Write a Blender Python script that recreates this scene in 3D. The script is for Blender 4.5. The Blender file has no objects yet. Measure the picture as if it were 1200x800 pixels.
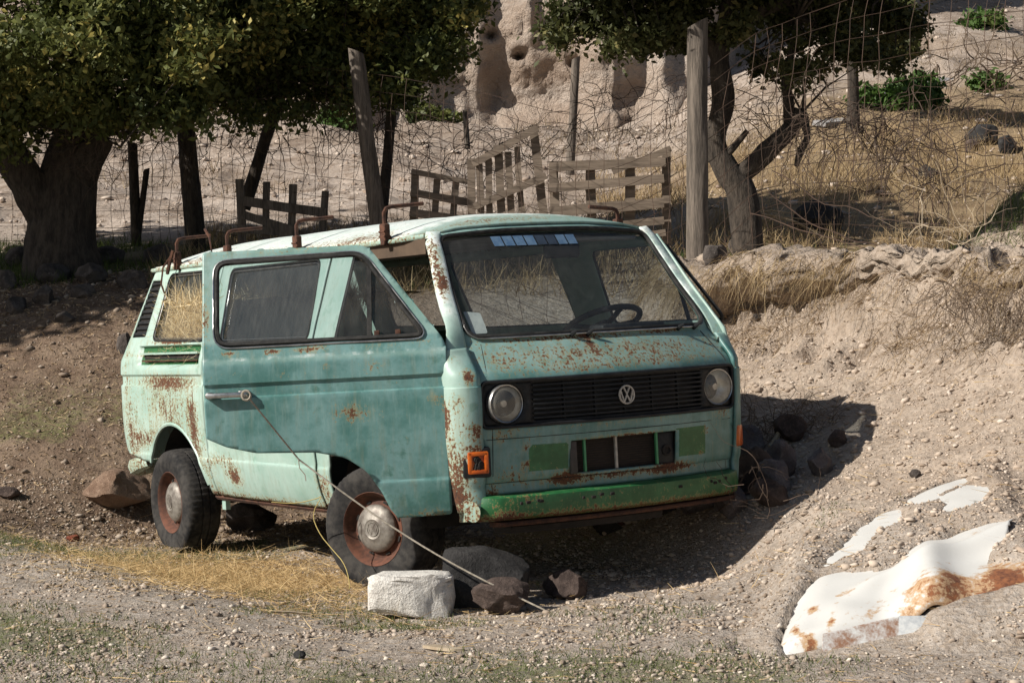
import bpy, bmesh, math, random
import numpy as np
from mathutils import Vector, Matrix, noise
from mathutils.geometry import delaunay_2d_cdt
R = math.radians
random.seed(7); rng = np.random.default_rng(11)
scene = bpy.context.scene
COL = scene.collection
# ------------------------------------------------------------------ camera
FPX = 2331.5; PITCH = R(1.5); CAMZ = 1.4505
cd = bpy.data.cameras.new('camera'); cam = bpy.data.objects.new('camera', cd); COL.objects.link(cam)
cd.sensor_width = 36; cd.lens = 36 * FPX / 1200; cd.clip_end = 500; cd.clip_start = .1
cam.location = (0, 0, CAMZ); cam.rotation_euler = (R(90) - PITCH, 0, 0)
scene.camera = cam
# ------------------------------------------------------------------ sky, sun, exposure
SUN_FROM = Vector((-.78, -.36, .58)).normalized()
SUN_AZ = math.atan2(SUN_FROM.x, SUN_FROM.y); SUN_EL = math.asin(SUN_FROM.z)
world = bpy.data.worlds.new('World'); scene.world = world; world.use_nodes = True
nt = world.node_tree; bg = nt.nodes['Background']
sky = nt.nodes.new('ShaderNodeTexSky'); sky.sky_type = 'NISHITA'; sky.sun_disc = False
sky.sun_elevation = SUN_EL; sky.sun_rotation = SUN_AZ
nt.links.new(sky.outputs[0], bg.inputs[0]); bg.inputs[1].default_value = .05
sl = bpy.data.lights.new('sun', 'SUN'); sl.energy = 5.0; sl.angle = R(.5); sl.color = (1, .95, .87)
so = bpy.data.objects.new('sun', sl); COL.objects.link(so); so.location = (-20, -10, 20)
so.rotation_euler = SUN_FROM.to_track_quat('Z', 'Y').to_euler()
vs = scene.view_settings; vs.view_transform = 'Standard'; vs.look = 'None'; vs.exposure = .38; vs.gamma = 1
vs.use_curve_mapping = False

# ------------------------------------------------------------------ helpers
def at(px, py, y):
    """point at depth y (metres ahead) seen at photo pixel px, py"""
    a = (px - 600) / FPX; b = (400 - py) / FPX
    c, s = math.cos(PITCH), math.sin(PITCH)
    d = (a, c + b * s, -s + b * c); k = y / d[1]
    return Vector((d[0] * k, y, CAMZ + d[2] * k))
def ss(a, b, x):
    t = np.clip((np.asarray(x, float) - a) / (b - a), 0, 1); return t * t * (3 - 2 * t)
def spl(X, Y):
    X = np.array(X, float); Y = np.array(Y, float); h = np.diff(X); d = np.diff(Y) / h
    m = np.zeros_like(Y); m[0] = d[0]; m[-1] = d[-1]
    for i in range(1, len(X) - 1):
        m[i] = 0 if d[i-1] * d[i] <= 0 else 2 * d[i-1] * d[i] / (d[i-1] + d[i])
    def f(x):
        x = np.clip(np.asarray(x, float), X[0], X[-1]); i = np.clip(np.searchsorted(X, x) - 1, 0, len(h) - 1)
        t = (x - X[i]) / h[i]; t2 = t * t; t3 = t2 * t
        return (2*t3-3*t2+1)*Y[i] + (t3-2*t2+t)*h[i]*m[i] + (-2*t3+3*t2)*Y[i+1] + (t3-t2)*h[i]*m[i+1]
    return f
def tag(o, label=None, cat=None, group=None, kind=None):
    if label: o['label'] = label
    if cat: o['category'] = cat
    if group: o['group'] = group
    if kind: o['kind'] = kind
    return o
def empty(name, loc=(0, 0, 0), rz=0):
    o = bpy.data.objects.new(name, None); o.location = loc; o.rotation_euler = (0, 0, rz); o.empty_display_size = .1
    COL.objects.link(o); return o
def finish(name, V, F, mat, parent=None, smooth=35, loc=None, attrs=None):
    me = bpy.data.meshes.new(name)
    V = np.asarray(V, float)
    if isinstance(F, np.ndarray):
        n, k = F.shape
        me.vertices.add(len(V)); me.vertices.foreach_set('co', V.astype(np.float32).ravel())
        me.loops.add(n * k); me.loops.foreach_set('vertex_index', F.astype(np.int32).ravel())
        me.polygons.add(n); me.polygons.foreach_set('loop_start', np.arange(0, n * k, k, dtype=np.int32))
        me.update(calc_edges=True)
    else:
        me.from_pydata(V.tolist(), [], F)
    if attrs:
        for k, a in attrs.items():
            at_ = me.attributes.new(k, 'FLOAT', 'POINT'); at_.data.foreach_set('value', np.asarray(a, np.float32))
    if smooth:
        me.shade_smooth()
        if smooth < 179: me.set_sharp_from_angle(angle=R(smooth))
    me.materials.append(mat)
    o = bpy.data.objects.new(name, me); COL.objects.link(o)
    if parent: o.parent = parent
    if loc is not None: o.location = loc
    return o
class MB:
    def __init__(s): s.v = []; s.f = []
    def add(s, V, F):
        n = len(s.v); s.v += [tuple(p) for p in V]; s.f += [tuple(i + n for i in q) for q in F]; return s
    def box(s, c, d, rot=None, bev=0, taper=1):
        x, y, z = d[0]/2, d[1]/2, d[2]/2
        P = []
        if bev <= 0:
            P = [(a*x, b*y, e*z) for e in (-1, 1) for b in (-1, 1) for a in (-1, 1)]
            Fc = [(0,2,3,1),(4,5,7,6),(0,1,5,4),(2,6,7,3),(0,4,6,2),(1,3,7,5)]
        else:
            bm = bmesh.new(); bmesh.ops.create_cube(bm, size=1)
            for w in bm.verts: w.co = Vector((w.co.x*d[0], w.co.y*d[1], w.co.z*d[2]))
            bmesh.ops.bevel(bm, geom=list(bm.edges), offset=bev, segments=2, affect='EDGES', profile=.5)
            bm.verts.index_update(); P = [tuple(w.co) for w in bm.verts]; Fc = [tuple(w.index for w in q.verts) for q in bm.faces]; bm.free()
        M = rot if rot is not None else Matrix.Identity(3)
        return s.add([M @ Vector(p) + Vector(c) for p in P], Fc)
    def tube(s, pts, r, n=6, cap=True, closed=False, jit=0):
        pts = [Vector(p) for p in pts]; m = len(pts)
        rr = r if hasattr(r, '__len__') else [r] * m
        base = len(s.v); up = None
        for i, p in enumerate(pts):
            if closed: t = pts[(i+1) % m] - pts[i-1]
            else: t = pts[min(i+1, m-1)] - pts[max(i-1, 0)]
            if t.length < 1e-9: t = Vector((0, 0, 1))
            t.normalize()
            if up is None:
                up = t.orthogonal().normalized()
            else:
                up = up - t * up.dot(t)
                if up.length < 1e-6: up = t.orthogonal()
                up.normalize()
            b = t.cross(up)
            for k in range(n):
                a = 2 * math.pi * k / n
                q = rr[i] * (1 + (random.uniform(-jit, jit) if jit else 0))
                s.v.append(tuple(p + up * (q * math.cos(a)) + b * (q * math.sin(a))))
        L = m if closed else m - 1
        for i in range(L):
            A = base + i * n; B = base + ((i + 1) % m) * n
            for k in range(n):
                s.f.append((A + k, A + (k+1) % n, B + (k+1) % n, B + k))
        if cap and not closed:
            s.f.append(tuple(base + k for k in range(n))[::-1]); s.f.append(tuple(base + (m-1)*n + k for k in range(n)))
        return s
    def lathe(s, prof, n=40, c=(0, 0, 0), M=None, close=False):
        """prof: (radius, h) around the local +Y axis"""
        base = len(s.v); M = M or Matrix.Identity(3); c = Vector(c)
        for r, h in prof:
            for k in range(n):
                a = 2 * math.pi * k / n
                s.v.append(tuple(M @ Vector((r * math.cos(a), h, r * math.sin(a))) + c))
        for i in range(len(prof) - 1):
            for k in range(n):
                s.f.append((base+i*n+k, base+(i+1)*n+k, base+(i+1)*n+(k+1) % n, base+i*n+(k+1) % n))
        return s
    def build(s, name, mat, parent=None, smooth=35, loc=None):
        return finish(name, s.v, s.f, mat, parent, smooth, loc)
def rpoly(pts, r, n=5):
    """polygon with rounded corners; r a number or one per corner"""
    out = []; m = len(pts)
    for i in range(m):
        p = np.array(pts[i], float); a = np.array(pts[i-1], float); b = np.array(pts[(i+1) % m], float)
        q = r[i] if hasattr(r, '__len__') else r
        if q <= 0: out.append(tuple(p)); continue
        da = a - p; db = b - p; la = np.linalg.norm(da); lb = np.linalg.norm(db); q = min(q, .48*la, .48*lb)
        A = p + da/la*q; B = p + db/lb*q
        for k in range(n + 1):
            t = k / n; out.append(tuple((1-t)**2*A + 2*t*(1-t)*p + t*t*B))
    return out
def resample(poly, h):
    out = []
    for i in range(len(poly)):
        a = np.array(poly[i], float); b = np.array(poly[(i+1) % len(poly)], float); L = np.linalg.norm(b-a)
        if L < 1e-7: continue
        k = max(1, int(math.ceil(L / h)))
        for j in range(k): out.append(a + (b-a)*j/k)
    return np.array(out)
def inside(P, poly):
    poly = np.asarray(poly, float); x, y = P[:, 0], P[:, 1]; r = np.zeros(len(P), bool); n = len(poly)
    for i in range(n):
        x1, y1 = poly[i]; x2, y2 = poly[(i+1) % n]
        if y1 == y2: continue
        c = ((y1 > y) != (y2 > y)) & (x < (x2-x1)*(y-y1)/(y2-y1) + x1)
        r ^= c
    return r
def pdist(P, poly):
    poly = np.asarray(poly, float); d = np.full(len(P), 1e9); n = len(poly)
    for i in range(n):
        a = poly[i]; b = poly[(i+1) % n]; ab = b - a; L = ab @ ab
        if L < 1e-14: continue
        t = np.clip(((P - a) @ ab) / L, 0, 1); d = np.minimum(d, np.linalg.norm(P - a - t[:, None]*ab, axis=1))
    return d
# ------------------------------------------------------------------ node helpers
class N:
    def __init__(s, name, rough=.8):
        s.m = bpy.data.materials.new(name); s.m.use_nodes = True; s.t = s.m.node_tree
        s.b = s.t.nodes['Principled BSDF']; s.out = s.t.nodes['Material Output']; s.b.inputs['Roughness'].default_value = rough
        s.tc = None
    def n(s, ty, **kw):
        x = s.t.nodes.new(ty)
        for k, v in kw.items(): setattr(x, k, v)
        return x
    def link(s, a, b): s.t.links.new(a, b)
    def put(s, inp, v):
        if hasattr(v, 'is_output') or isinstance(v, bpy.types.NodeSocket): s.link(v, inp)
        elif hasattr(v, '__len__') and len(v) == 3 and inp.type == 'RGBA': inp.default_value = (*v, 1)
        else: inp.default_value = v
    def co(s, scale=(1, 1, 1), loc=(0, 0, 0), kind='Object'):
        if s.tc is None: s.tc = s.n('ShaderNodeTexCoord')
        mp = s.n('ShaderNodeMapping'); mp.inputs['Scale'].default_value = scale; mp.inputs['Location'].default_value = loc
        s.link(s.tc.outputs[kind], mp.inputs[0]); return mp.outputs[0]
    def noise(s, sc, det=4, rough=.55, co=None, dist=0):
        x = s.n('ShaderNodeTexNoise'); x.inputs['Scale'].default_value = sc; x.inputs['Detail'].default_value = det
        x.inputs['Roughness'].default_value = rough; x.inputs['Distortion'].default_value = dist
        s.link(co or s.co(), x.inputs['Vector']); return x.outputs[0]
    def voro(s, sc, co=None, feat='F1', out='Distance', rnd=1):
        x = s.n('ShaderNodeTexVoronoi'); x.feature = feat; x.inputs['Scale'].default_value = sc; x.inputs['Randomness'].default_value = rnd
        s.link(co or s.co(), x.inputs['Vector']); return x.outputs[out]
    def ramp(s, v, a, b, A=0., B=1.):
        x = s.n('ShaderNodeMapRange', interpolation_type='SMOOTHSTEP'); s.put(x.inputs[0], v)
        for i, q in zip((1, 2, 3, 4), (a, b, A, B)): x.inputs[i].default_value = q
        return x.outputs[0]
    def math(s, op, a, b=0.):
        x = s.n('ShaderNodeMath', operation=op); s.put(x.inputs[0], a); s.put(x.inputs[1], b); return x.outputs[0]
    def mix(s, f, a, b, mode='MIX'):
        x = s.n('ShaderNodeMix', data_type='RGBA', blend_type=mode); s.put(x.inputs[0], f); s.put(x.inputs[6], a); s.put(x.inputs[7], b)
        return x.outputs[2]
    def attr(s, name):
        x = s.n('ShaderNodeAttribute'); x.attribute_name = name; return x.outputs['Fac']
    def bump(s, h, st=.5, d=.01, nrm=None):
        x = s.n('ShaderNodeBump'); x.inputs['Strength'].default_value = st; x.inputs['Distance'].default_value = d; s.put(x.inputs['Height'], h)
        if nrm is not None: s.link(nrm, x.inputs['Normal'])
        return x.outputs[0]
    def done(s, col, rough=None, nrm=None, metal=None):
        s.put(s.b.inputs['Base Color'], col)
        if rough is not None: s.put(s.b.inputs['Roughness'], rough)
        if nrm is not None: s.link(nrm, s.b.inputs['Normal'])
        if metal is not None: s.put(s.b.inputs['Metallic'], metal)
        return s.m
def simple(name, c1, c2, sc=8, rough=.8, bump=.3, bd=.005, det=5, stretch=(1, 1, 1), metal=None, lo=.35, hi=.65, spec=None):
    m = N(name, rough); co = m.co(stretch); n1 = m.noise(sc, det, .6, co); n2 = m.noise(sc*4.3, det, .65, co)
    v = m.math('ADD', m.math('MULTIPLY', n1, .6), m.math('MULTIPLY', n2, .4))
    if spec is not None: m.b.inputs['Specular IOR Level'].default_value = spec
    return m.done(m.mix(m.ramp(v, lo, hi), c1, c2), rough, m.bump(v, bump, bd), metal)
def glass(name, tint, dirt, dirtcol, gloss=.05):
    m = N(name); m.t.nodes.remove(m.b)
    tr = m.n('ShaderNodeBsdfTransparent'); m.put(tr.inputs[0], tint)
    gl = m.n('ShaderNodeBsdfGlossy'); gl.inputs['Roughness'].default_value = gloss
    df = m.n('ShaderNodeBsdfDiffuse'); m.put(df.inputs[0], dirtcol)
    lw = m.n('ShaderNodeLayerWeight'); lw.inputs[0].default_value = .5
    fr = m.n('ShaderNodeMath', operation='MULTIPLY_ADD'); m.link(m.math('POWER', lw.outputs['Facing'], 5.), fr.inputs[0]); fr.inputs[1].default_value = .9; fr.inputs[2].default_value = .05
    st = m.noise(3, 5, .6, m.co((9, 9, 1.2))); cl = m.noise(2.2, 4, .6)
    d = m.math('MULTIPLY', m.ramp(m.math('ADD', m.math('MULTIPLY', st, .5), m.math('MULTIPLY', cl, .5)), .3, .75, .25, 1.), dirt)
    a = m.n('ShaderNodeMixShader'); m.link(fr.outputs[0], a.inputs[0]); m.link(tr.outputs[0], a.inputs[1]); m.link(gl.outputs[0], a.inputs[2])
    b = m.n('ShaderNodeMixShader'); m.link(d, b.inputs[0]); m.link(a.outputs[0], b.inputs[1]); m.link(df.outputs[0], b.inputs[2])
    m.link(b.outputs[0], m.out.inputs[0]); return m.m
M = {}
# aged car paint: attributes rust / teal / green / white say what is where on the sheet metal
def paint():
    m = N('aged_paint', .45)
    n1 = m.noise(3, 5, .6); n2 = m.noise(14, 6, .65); n3 = m.noise(72, 5, .7); nb = m.noise(120, 3, .6)
    stv = m.noise(5, 6, .65, m.co((7, 7, .55))); stv2 = m.noise(11, 5, .65, m.co((5, 5, .6), (3, 1, 0)))
    mint = m.mix(m.ramp(n1, .3, .7), (.295, .435, .375), (.43, .55, .485))
    mint = m.mix(m.ramp(n2, .5, .8), mint, (.21, .365, .29))
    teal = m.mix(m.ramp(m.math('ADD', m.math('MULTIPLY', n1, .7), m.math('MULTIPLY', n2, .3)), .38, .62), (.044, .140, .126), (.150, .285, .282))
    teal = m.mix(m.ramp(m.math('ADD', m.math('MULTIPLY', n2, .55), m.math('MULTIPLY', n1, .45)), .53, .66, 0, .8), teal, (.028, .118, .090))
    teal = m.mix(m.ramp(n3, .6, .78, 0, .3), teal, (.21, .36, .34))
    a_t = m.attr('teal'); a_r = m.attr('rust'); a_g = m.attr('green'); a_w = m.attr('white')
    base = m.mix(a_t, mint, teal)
    base = m.mix(m.ramp(m.math('ADD', a_w, m.math('MULTIPLY', m.math('SUBTRACT', n2, .5), .6)), .35, .65), base, m.mix(m.ramp(n2, .35, .65), (.62, .72, .68), (.78, .82, .79)))
    base = m.mix(m.math('MULTIPLY', m.ramp(stv, .5, .72), m.ramp(a_r, .02, .5, .12, .75)), base, (.36, .30, .14))
    base = m.mix(m.ramp(nb, .60, .74, 0, .30), base, (.10, .11, .09))
    grime = m.math('ADD', m.math('MULTIPLY', n1, .5), m.math('MULTIPLY', stv, .5))
    base = m.mix(m.ramp(grime, .46, .70, 0, .42), base, m.mix(.5, base, (.10, .095, .075)))
    base = m.mix(m.ramp(stv2, .28, .50, .16, 0), base, (.36, .45, .41))
    grn = m.mix(m.ramp(n2, .35, .7), (.012, .085, .024), (.026, .135, .046))
    base = m.mix(m.ramp(m.math('ADD', a_g, m.math('MULTIPLY', m.math('SUBTRACT', n3, .5), .25)), .42, .58), base, grn)
    rv = m.math('ADD', m.math('MULTIPLY', n3, .56), m.math('ADD', m.math('MULTIPLY', stv2, .26), m.math('MULTIPLY', n2, .18)))
    rm0 = m.math('ADD', rv, m.math('MULTIPLY', a_r, .34))
    rm = m.ramp(rm0, .648, .672)
    halo = m.ramp(rm0, .59, .655, 0, .65)
    base = m.mix(halo, base, (.33, .25, .10))
    rust = m.mix(m.ramp(n3, .35, .65), (.036, .016, .011), (.135, .052, .022))
    col = m.mix(rm, base, rust)
    rough = m.ramp(rm, 0, 1, .42, .92)
    h = m.math('ADD', m.math('MULTIPLY', rm, -.6), m.math('MULTIPLY', n3, .25))
    h = m.math('ADD', h, m.math('MULTIPLY', n1, .6))
    return m.done(col, rough, m.bump(h, .35, .006))
M['paint'] = paint()
M['rust'] = simple('rusty_iron', (.030, .015, .011), (.115, .048, .027), 18, .95, .9, .006)
M['steel'] = simple('rusty_wheel_steel', (.05, .022, .014), (.15, .055, .03), 9, .85, .5, .003)
M['rubber'] = simple('tyre_rubber', (.010, .010, .011), (.055, .050, .045), 7, .9, .4, .003, spec=.25)
M['black'] = simple('black_plastic', (.008, .009, .010), (.022, .023, .024), 12, .55, .2, .002, spec=.3)
M['seal'] = simple('window_rubber', (.010, .010, .010), (.035, .033, .030), 20, .7, .3, .002, spec=.3)
M['chrome'] = simple('dull_chrome', (.55, .55, .54), (.30, .29, .28), 16, .32, .15, .001, metal=.9)
M['hub'] = simple('scuffed_hubcap', (.30, .275, .24), (.12, .10, .085), 9, .55, .6, .004, metal=.45)
M['orange'] = simple('orange_lens', (.60, .13, .010), (.32, .055, .008), 12, .3, .2, .002)
M['dark'] = simple('dark_underbody', (.010, .009, .008), (.030, .024, .020), 6, .95, .3, .004)
M['trim'] = simple('grey_headliner', (.16, .155, .145), (.25, .24, .22), 4, .9, .2, .003)
M['browntrim'] = simple('brown_hardboard', (.055, .035, .022), (.10, .065, .04), 4, .85, .2, .002)
M['vinyl'] = simple('dark_seat_vinyl', (.03, .027, .025), (.06, .05, .045), 6, .7, .3, .003)
M['radiator'] = simple('radiator_core', (.018, .013, .010), (.05, .032, .022), 30, .85, .5, .002, stretch=(1, 1, 8))
M['hayglass'] = glass('clear_side_glass', (.86, .87, .84), .10, (.36, .34, .28))
M['glass'] = glass('dusty_side_glass', (.66, .71, .73), .15, (.30, .29, .26))
M['wsglass'] = glass('dusty_windscreen', (.74, .78, .79), .10, (.34, .34, .33))
M['lens'] = glass('headlamp_glass', (.90, .91, .89), .28, (.55, .52, .45))
M['refl'] = simple('lamp_reflector', (.85, .84, .80), (.55, .50, .42), 9, .35, .1, .002, metal=.7)
M['white'] = simple('sticker_paper', (.45, .48, .46), (.60, .62, .58), 12, .8, .1, .001)
M['blue'] = simple('blue_print', (.045, .10, .19), (.11, .18, .27), 20, .6, .1, .001)
M['bluedark'] = simple('dark_blue_print', (.012, .02, .035), (.03, .045, .07), 20, .6, .1, .001)
# ================================================================== the ground
def fbm(x, y, sc, seed=0, oct=4):
    """cheap vectorised value noise"""
    tot = np.zeros_like(x, dtype=float); amp = 1; nrm = 0
    for o in range(oct):
        X = x*sc + 17.3*o + seed*3.1; Y = y*sc - 9.7*o + seed*7.7
        xi = np.floor(X); yi = np.floor(Y); fx = X-xi; fy = Y-yi; fx = fx*fx*(3-2*fx); fy = fy*fy*(3-2*fy)
        h = lambda a, b: np.modf(np.abs(np.sin(a*127.1 + b*311.7 + seed*13.7)*43758.5453))[0]
        v = (h(xi, yi)*(1-fx) + h(xi+1, yi)*fx)*(1-fy) + (h(xi, yi+1)*(1-fx) + h(xi+1, yi+1)*fx)*fy
        tot += amp*(v-.5)*2; nrm += amp; amp *= .5; sc *= 2.03
    return tot/nrm
def uw(x, y):
    u = .53506*(x-.0414) - .84395*(y-10.491); w = .8432*(x-.0414) + .53629*(y-10.491); return u, w
_hR = spl([-9, -1.2, -.2, .6, 1.2, 1.9, 2.38, 2.66, 2.90, 3.3, 4.1, 4.9, 5.6, 6.6, 8.5, 40], [0, 0, .03, .24, .44, .76, .98, 1.14, 1.52, 1.64, 1.56, 1.46, 1.72, 2.32, 2.55, 2.6])
_hL = spl([-60, 9, 12.4, 13.4, 15, 16.6, 17.8, 20, 24, 30, 38, 46, 70], [-.08, -.09, -.11, .08, .80, 1.46, 1.66, 2.02, 2.62, 3.75, 5.35, 7.2, 13])
# car bonnet half buried in the bank: its plane in world space
HBPX = [(912, 756), (1215, 704), (1150, 556), (950, 668)]
HB = []; HPL = None
def hood_z(x, y): return HPL[0]*x + HPL[1]*y + HPL[2]
def pix_on_hood(px, py):
    y = 8.8
    for _ in range(30):
        p = at(px, py, y); e = p.z - hood_z(p.x, p.y); q = at(px, py, y+.01); e2 = q.z - hood_z(q.x, q.y); y -= e/((e2-e)/.01)
    p = at(px, py, y); return (p.x, p.y)
def hood_masks(x, y):
    P = np.stack([x.ravel(), y.ravel()], 1); d = np.full(len(P), 1e9); ins = np.zeros(len(P), bool)
    for L in HOOD_SEEN: d = np.minimum(d, pdist(P, L)); ins |= inside(P, L)
    return np.where(ins, -d, d).reshape(x.shape)
def terrain(x, y, detail=True, hood=True):
    x = np.asarray(x, float); y = np.asarray(y, float)
    u, w = uw(x, y)
    wob = .22*fbm(x, y, .55, 1, 3)
    hr = _hR(w + wob*ss(.5, 2.5, w)); right = ss(-4.2, -2.4, u) 
    far = ss(17, 22, y)
    hr = hr*right*(1-far)
    yy = y + .5*fbm(x, y, .35, 2, 3) + .16*np.clip(x+3, -6, 0)
    hl = _hL(yy) + ss(1.5, 5, x)*ss(18, 40, y)*np.clip(y-18, 0, 60)*.075 + .35*ss(19, 22, y)*ss(1, 4, x)
    k = .10; h = np.maximum(hr, hl); dd = np.abs(hr-hl); h = h + k*np.exp(-dd/k)*.5
    h = h - .5*k*np.exp(-np.abs(hl-0)/k)*0
    # level pocket where the van stands
    v = -w; zp = -.045 + .030*np.clip(u, -3.4, 1) - .036*np.clip(v, -1, 1)
    fr_ = ss(-1.6, -.9, u); pk = ss(1.75, 1.05, u)*ss(-4.2, -3.5, u)*ss(-1.55 + .60*fr_, -1.02 + .70*fr_, v)*ss(2.2, 1.2, v)
    h = h*(1-pk) + zp*pk
    bank = ss(.5, 1.6, w)*right*(1-ss(17, 19, y))
    if detail:
        h = h + .025*fbm(x, y, 1.3, 3, 4) + .010*fbm(x, y, 7, 4, 3)*ss(30, 14, y)
        lip = np.exp(-((w-2.75)/.42)**2)*right*ss(19, 16, y)
        h = h + lip*(.24*fbm(x, y, 2.2, 5, 4) - .30*np.abs(fbm(x, y, 4.2, 8, 4)) + .09) + bank*(.035*fbm(x, y, 3.1, 6, 3) + .022*fbm(x, y, 9, 13, 2))
        h = h + ss(17, 24, y)*(.25*fbm(x, y, .45, 7, 5) + .10*fbm(x, y, 1.8, 9, 3))
        ditch = ss(3.7, 4.3, w)*ss(6.3, 5.6, w)*ss(16.5, 14, y)*0
    near = (x > .9) & (x < 3.4) & (y > 7.6) & (y < 10.6)
    if hood and near.any():
        d = hood_masks(x[near], y[near]); hz = hood_z(x[near], y[near]); jit = .022*fbm(x[near], y[near], 9, 12, 3)
        inn = inside(np.stack([x[near], y[near]], 1), [(p.x, p.y) for p in HB]); dq = pdist(np.stack([x[near], y[near]], 1), [(p.x, p.y) for p in HB])
        cover = np.where(d < 0, hz - .07, np.maximum(h[near], hz + .010 + .03*ss(0, .08, d) + jit))
        g = np.where(inn, 1., ss(.20, .0, dq)); e = h[near]*(1-g) + cover*g
        p0, p1 = HB[0], HB[1]; fx = (x[near]-p0.x)/(p1.x-p0.x); fy = p0.y + (p1.y-p0.y)*fx - y[near]      # ahead of the lower edge
        lowr = ss(-.05, .0, fy)*ss(.45, .2, fy)*ss(-.12, .02, fx)*ss(.62, .5, fx)
        e = e*(1-lowr) + np.minimum(e, hz - .055 - .02*fx)*lowr
        q0 = np.array([HB[0].x, HB[0].y]); q3 = np.array([HB[3].x, HB[3].y]); dv = (q3-q0)/np.linalg.norm(q3-q0); rel = np.stack([x[near], y[near]], 1) - q0
        al = rel @ dv; sd = rel[:, 0]*dv[1] - rel[:, 1]*dv[0]; lf = ss(.03, -.03, sd)*ss(-.50, -.05, sd)*ss(-.25, -.05, al)*ss(1.15, .85, al/np.linalg.norm(q3-q0))
        e = e*(1-lf) + np.minimum(e, hz - .045 + .10*np.clip(al, 0, 1))*lf
        up_ = ss(.50, .62, fx)*ss(1.2, 1.05, fx)*ss(.55, .0, fy)*(fy > -.06); e = np.maximum(e, (hz - .015 - .05*np.clip(fy, 0, 1))*up_ + e*(1-up_))
        h[near] = e
    return h
def natural(px, py):
    Y_ = np.linspace(7, 12, 2000); Q = np.array([tuple(at(px, py, y)) for y in Y_[::4]]); h = terrain(Q[:, 0], Q[:, 1], True, False); j = int(np.argmax(Q[:, 2] < h)); return Vector(Q[j])
HB = [natural(*q) for q in HBPX]
_A = np.array([[p.x, p.y, 1] for p in HB]); HPL = np.linalg.lstsq(_A, np.array([p.z for p in HB]), rcond=None)[0]; HPL[2] += .06
HB = [Vector((p.x, p.y, HPL[0]*p.x + HPL[1]*p.y + HPL[2])) for p in HB]
HOOD_SEEN = [[pix_on_hood(*q) for q in L] for L in (
    [(914, 754), (914, 735), (930, 703), (958, 681), (1003, 677), (1050, 671), (1090, 648), (1130, 628), (1172, 618), (1163, 640), (1158, 662), (1203, 668), (1205, 690), (1170, 706), (1150, 716), (1108, 735), (1105, 750), (1062, 760), (1000, 756)],
    [(958, 672), (990, 642), (1022, 617), (1050, 603), (1052, 610), (1024, 630), (1008, 648), (985, 655)],
    [(1062, 596), (1090, 575), (1128, 562), (1132, 568), (1100, 580), (1078, 597)],
    [(1112, 604), (1116, 586), (1138, 573), (1152, 574), (1148, 594), (1130, 600)])]
def gz(x, y): return float(terrain(np.array([x]), np.array([y]))[0])
def growaxis(a, b, h, far0, far1, g0, g1):
    mid = list(np.arange(a, b, h)); L = []; q = a; st = h
    while q > far0: st *= g0; q -= st; L.append(q)
    R_ = []; q = mid[-1]; st = h
    while q < far1: st *= g1; q += st; R_.append(q)
    return np.array(L[::-1] + mid + R_)
xs = growaxis(-4.0, 4.2, .028, -70, 70, 1.035, 1.025); ys = growaxis(6.5, 14.6, .028, -40, 120, 1.08, 1.0125)
X, Y = np.meshgrid(xs, ys); Z = terrain(X, Y)
nx, ny = len(xs), len(ys)
idx = np.arange(nx*ny).reshape(ny, nx)
Fg = np.stack([idx[:-1, :-1], idx[:-1, 1:], idx[1:, 1:], idx[1:, :-1]], -1).reshape(-1, 4)
U, W = uw(X, Y)
a_bank = ss(.2, 1.6, W + .5*fbm(X, Y, .9, 21))*ss(19, 16, Y)*ss(-4.5, -2.5, U)
a_scree = ss(18.5, 21.5, Y + 2*fbm(X, Y, .3, 22) - 2.5*ss(.5, 3, X))
a_dry = ss(5.9, 6.6, W + .3*fbm(X, Y, .8, 23))*ss(30, 23, Y + 4*fbm(X, Y, .25, 24) - .4*X)*ss(1.0, 2.6, X) + ss(16.2, 17.2, Y)*ss(20.5, 19, Y)*ss(2.0, 0, X)*.55*ss(-4.5, -1, X)
a_green = ss(.02, .4, fbm(X, Y, .8, 25))*(1 - ss(14, 16, Y))*.75*(1-a_bank*.5) + ss(16.6, 17.2, Y)*ss(20.2, 19.2, Y)*ss(-1.5, -3, X)*.7 + ss(5.5, 6, W)*ss(6.9, 6.4, W)*ss(20, 18.5, Y)*ss(1.2, 2, X)*.8
a_slope = ss(11.8, 13.2, Y - .3*U*0)*ss(19, 17.5, Y)*(1-a_bank)*ss(.5, -1.5, X)
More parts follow.
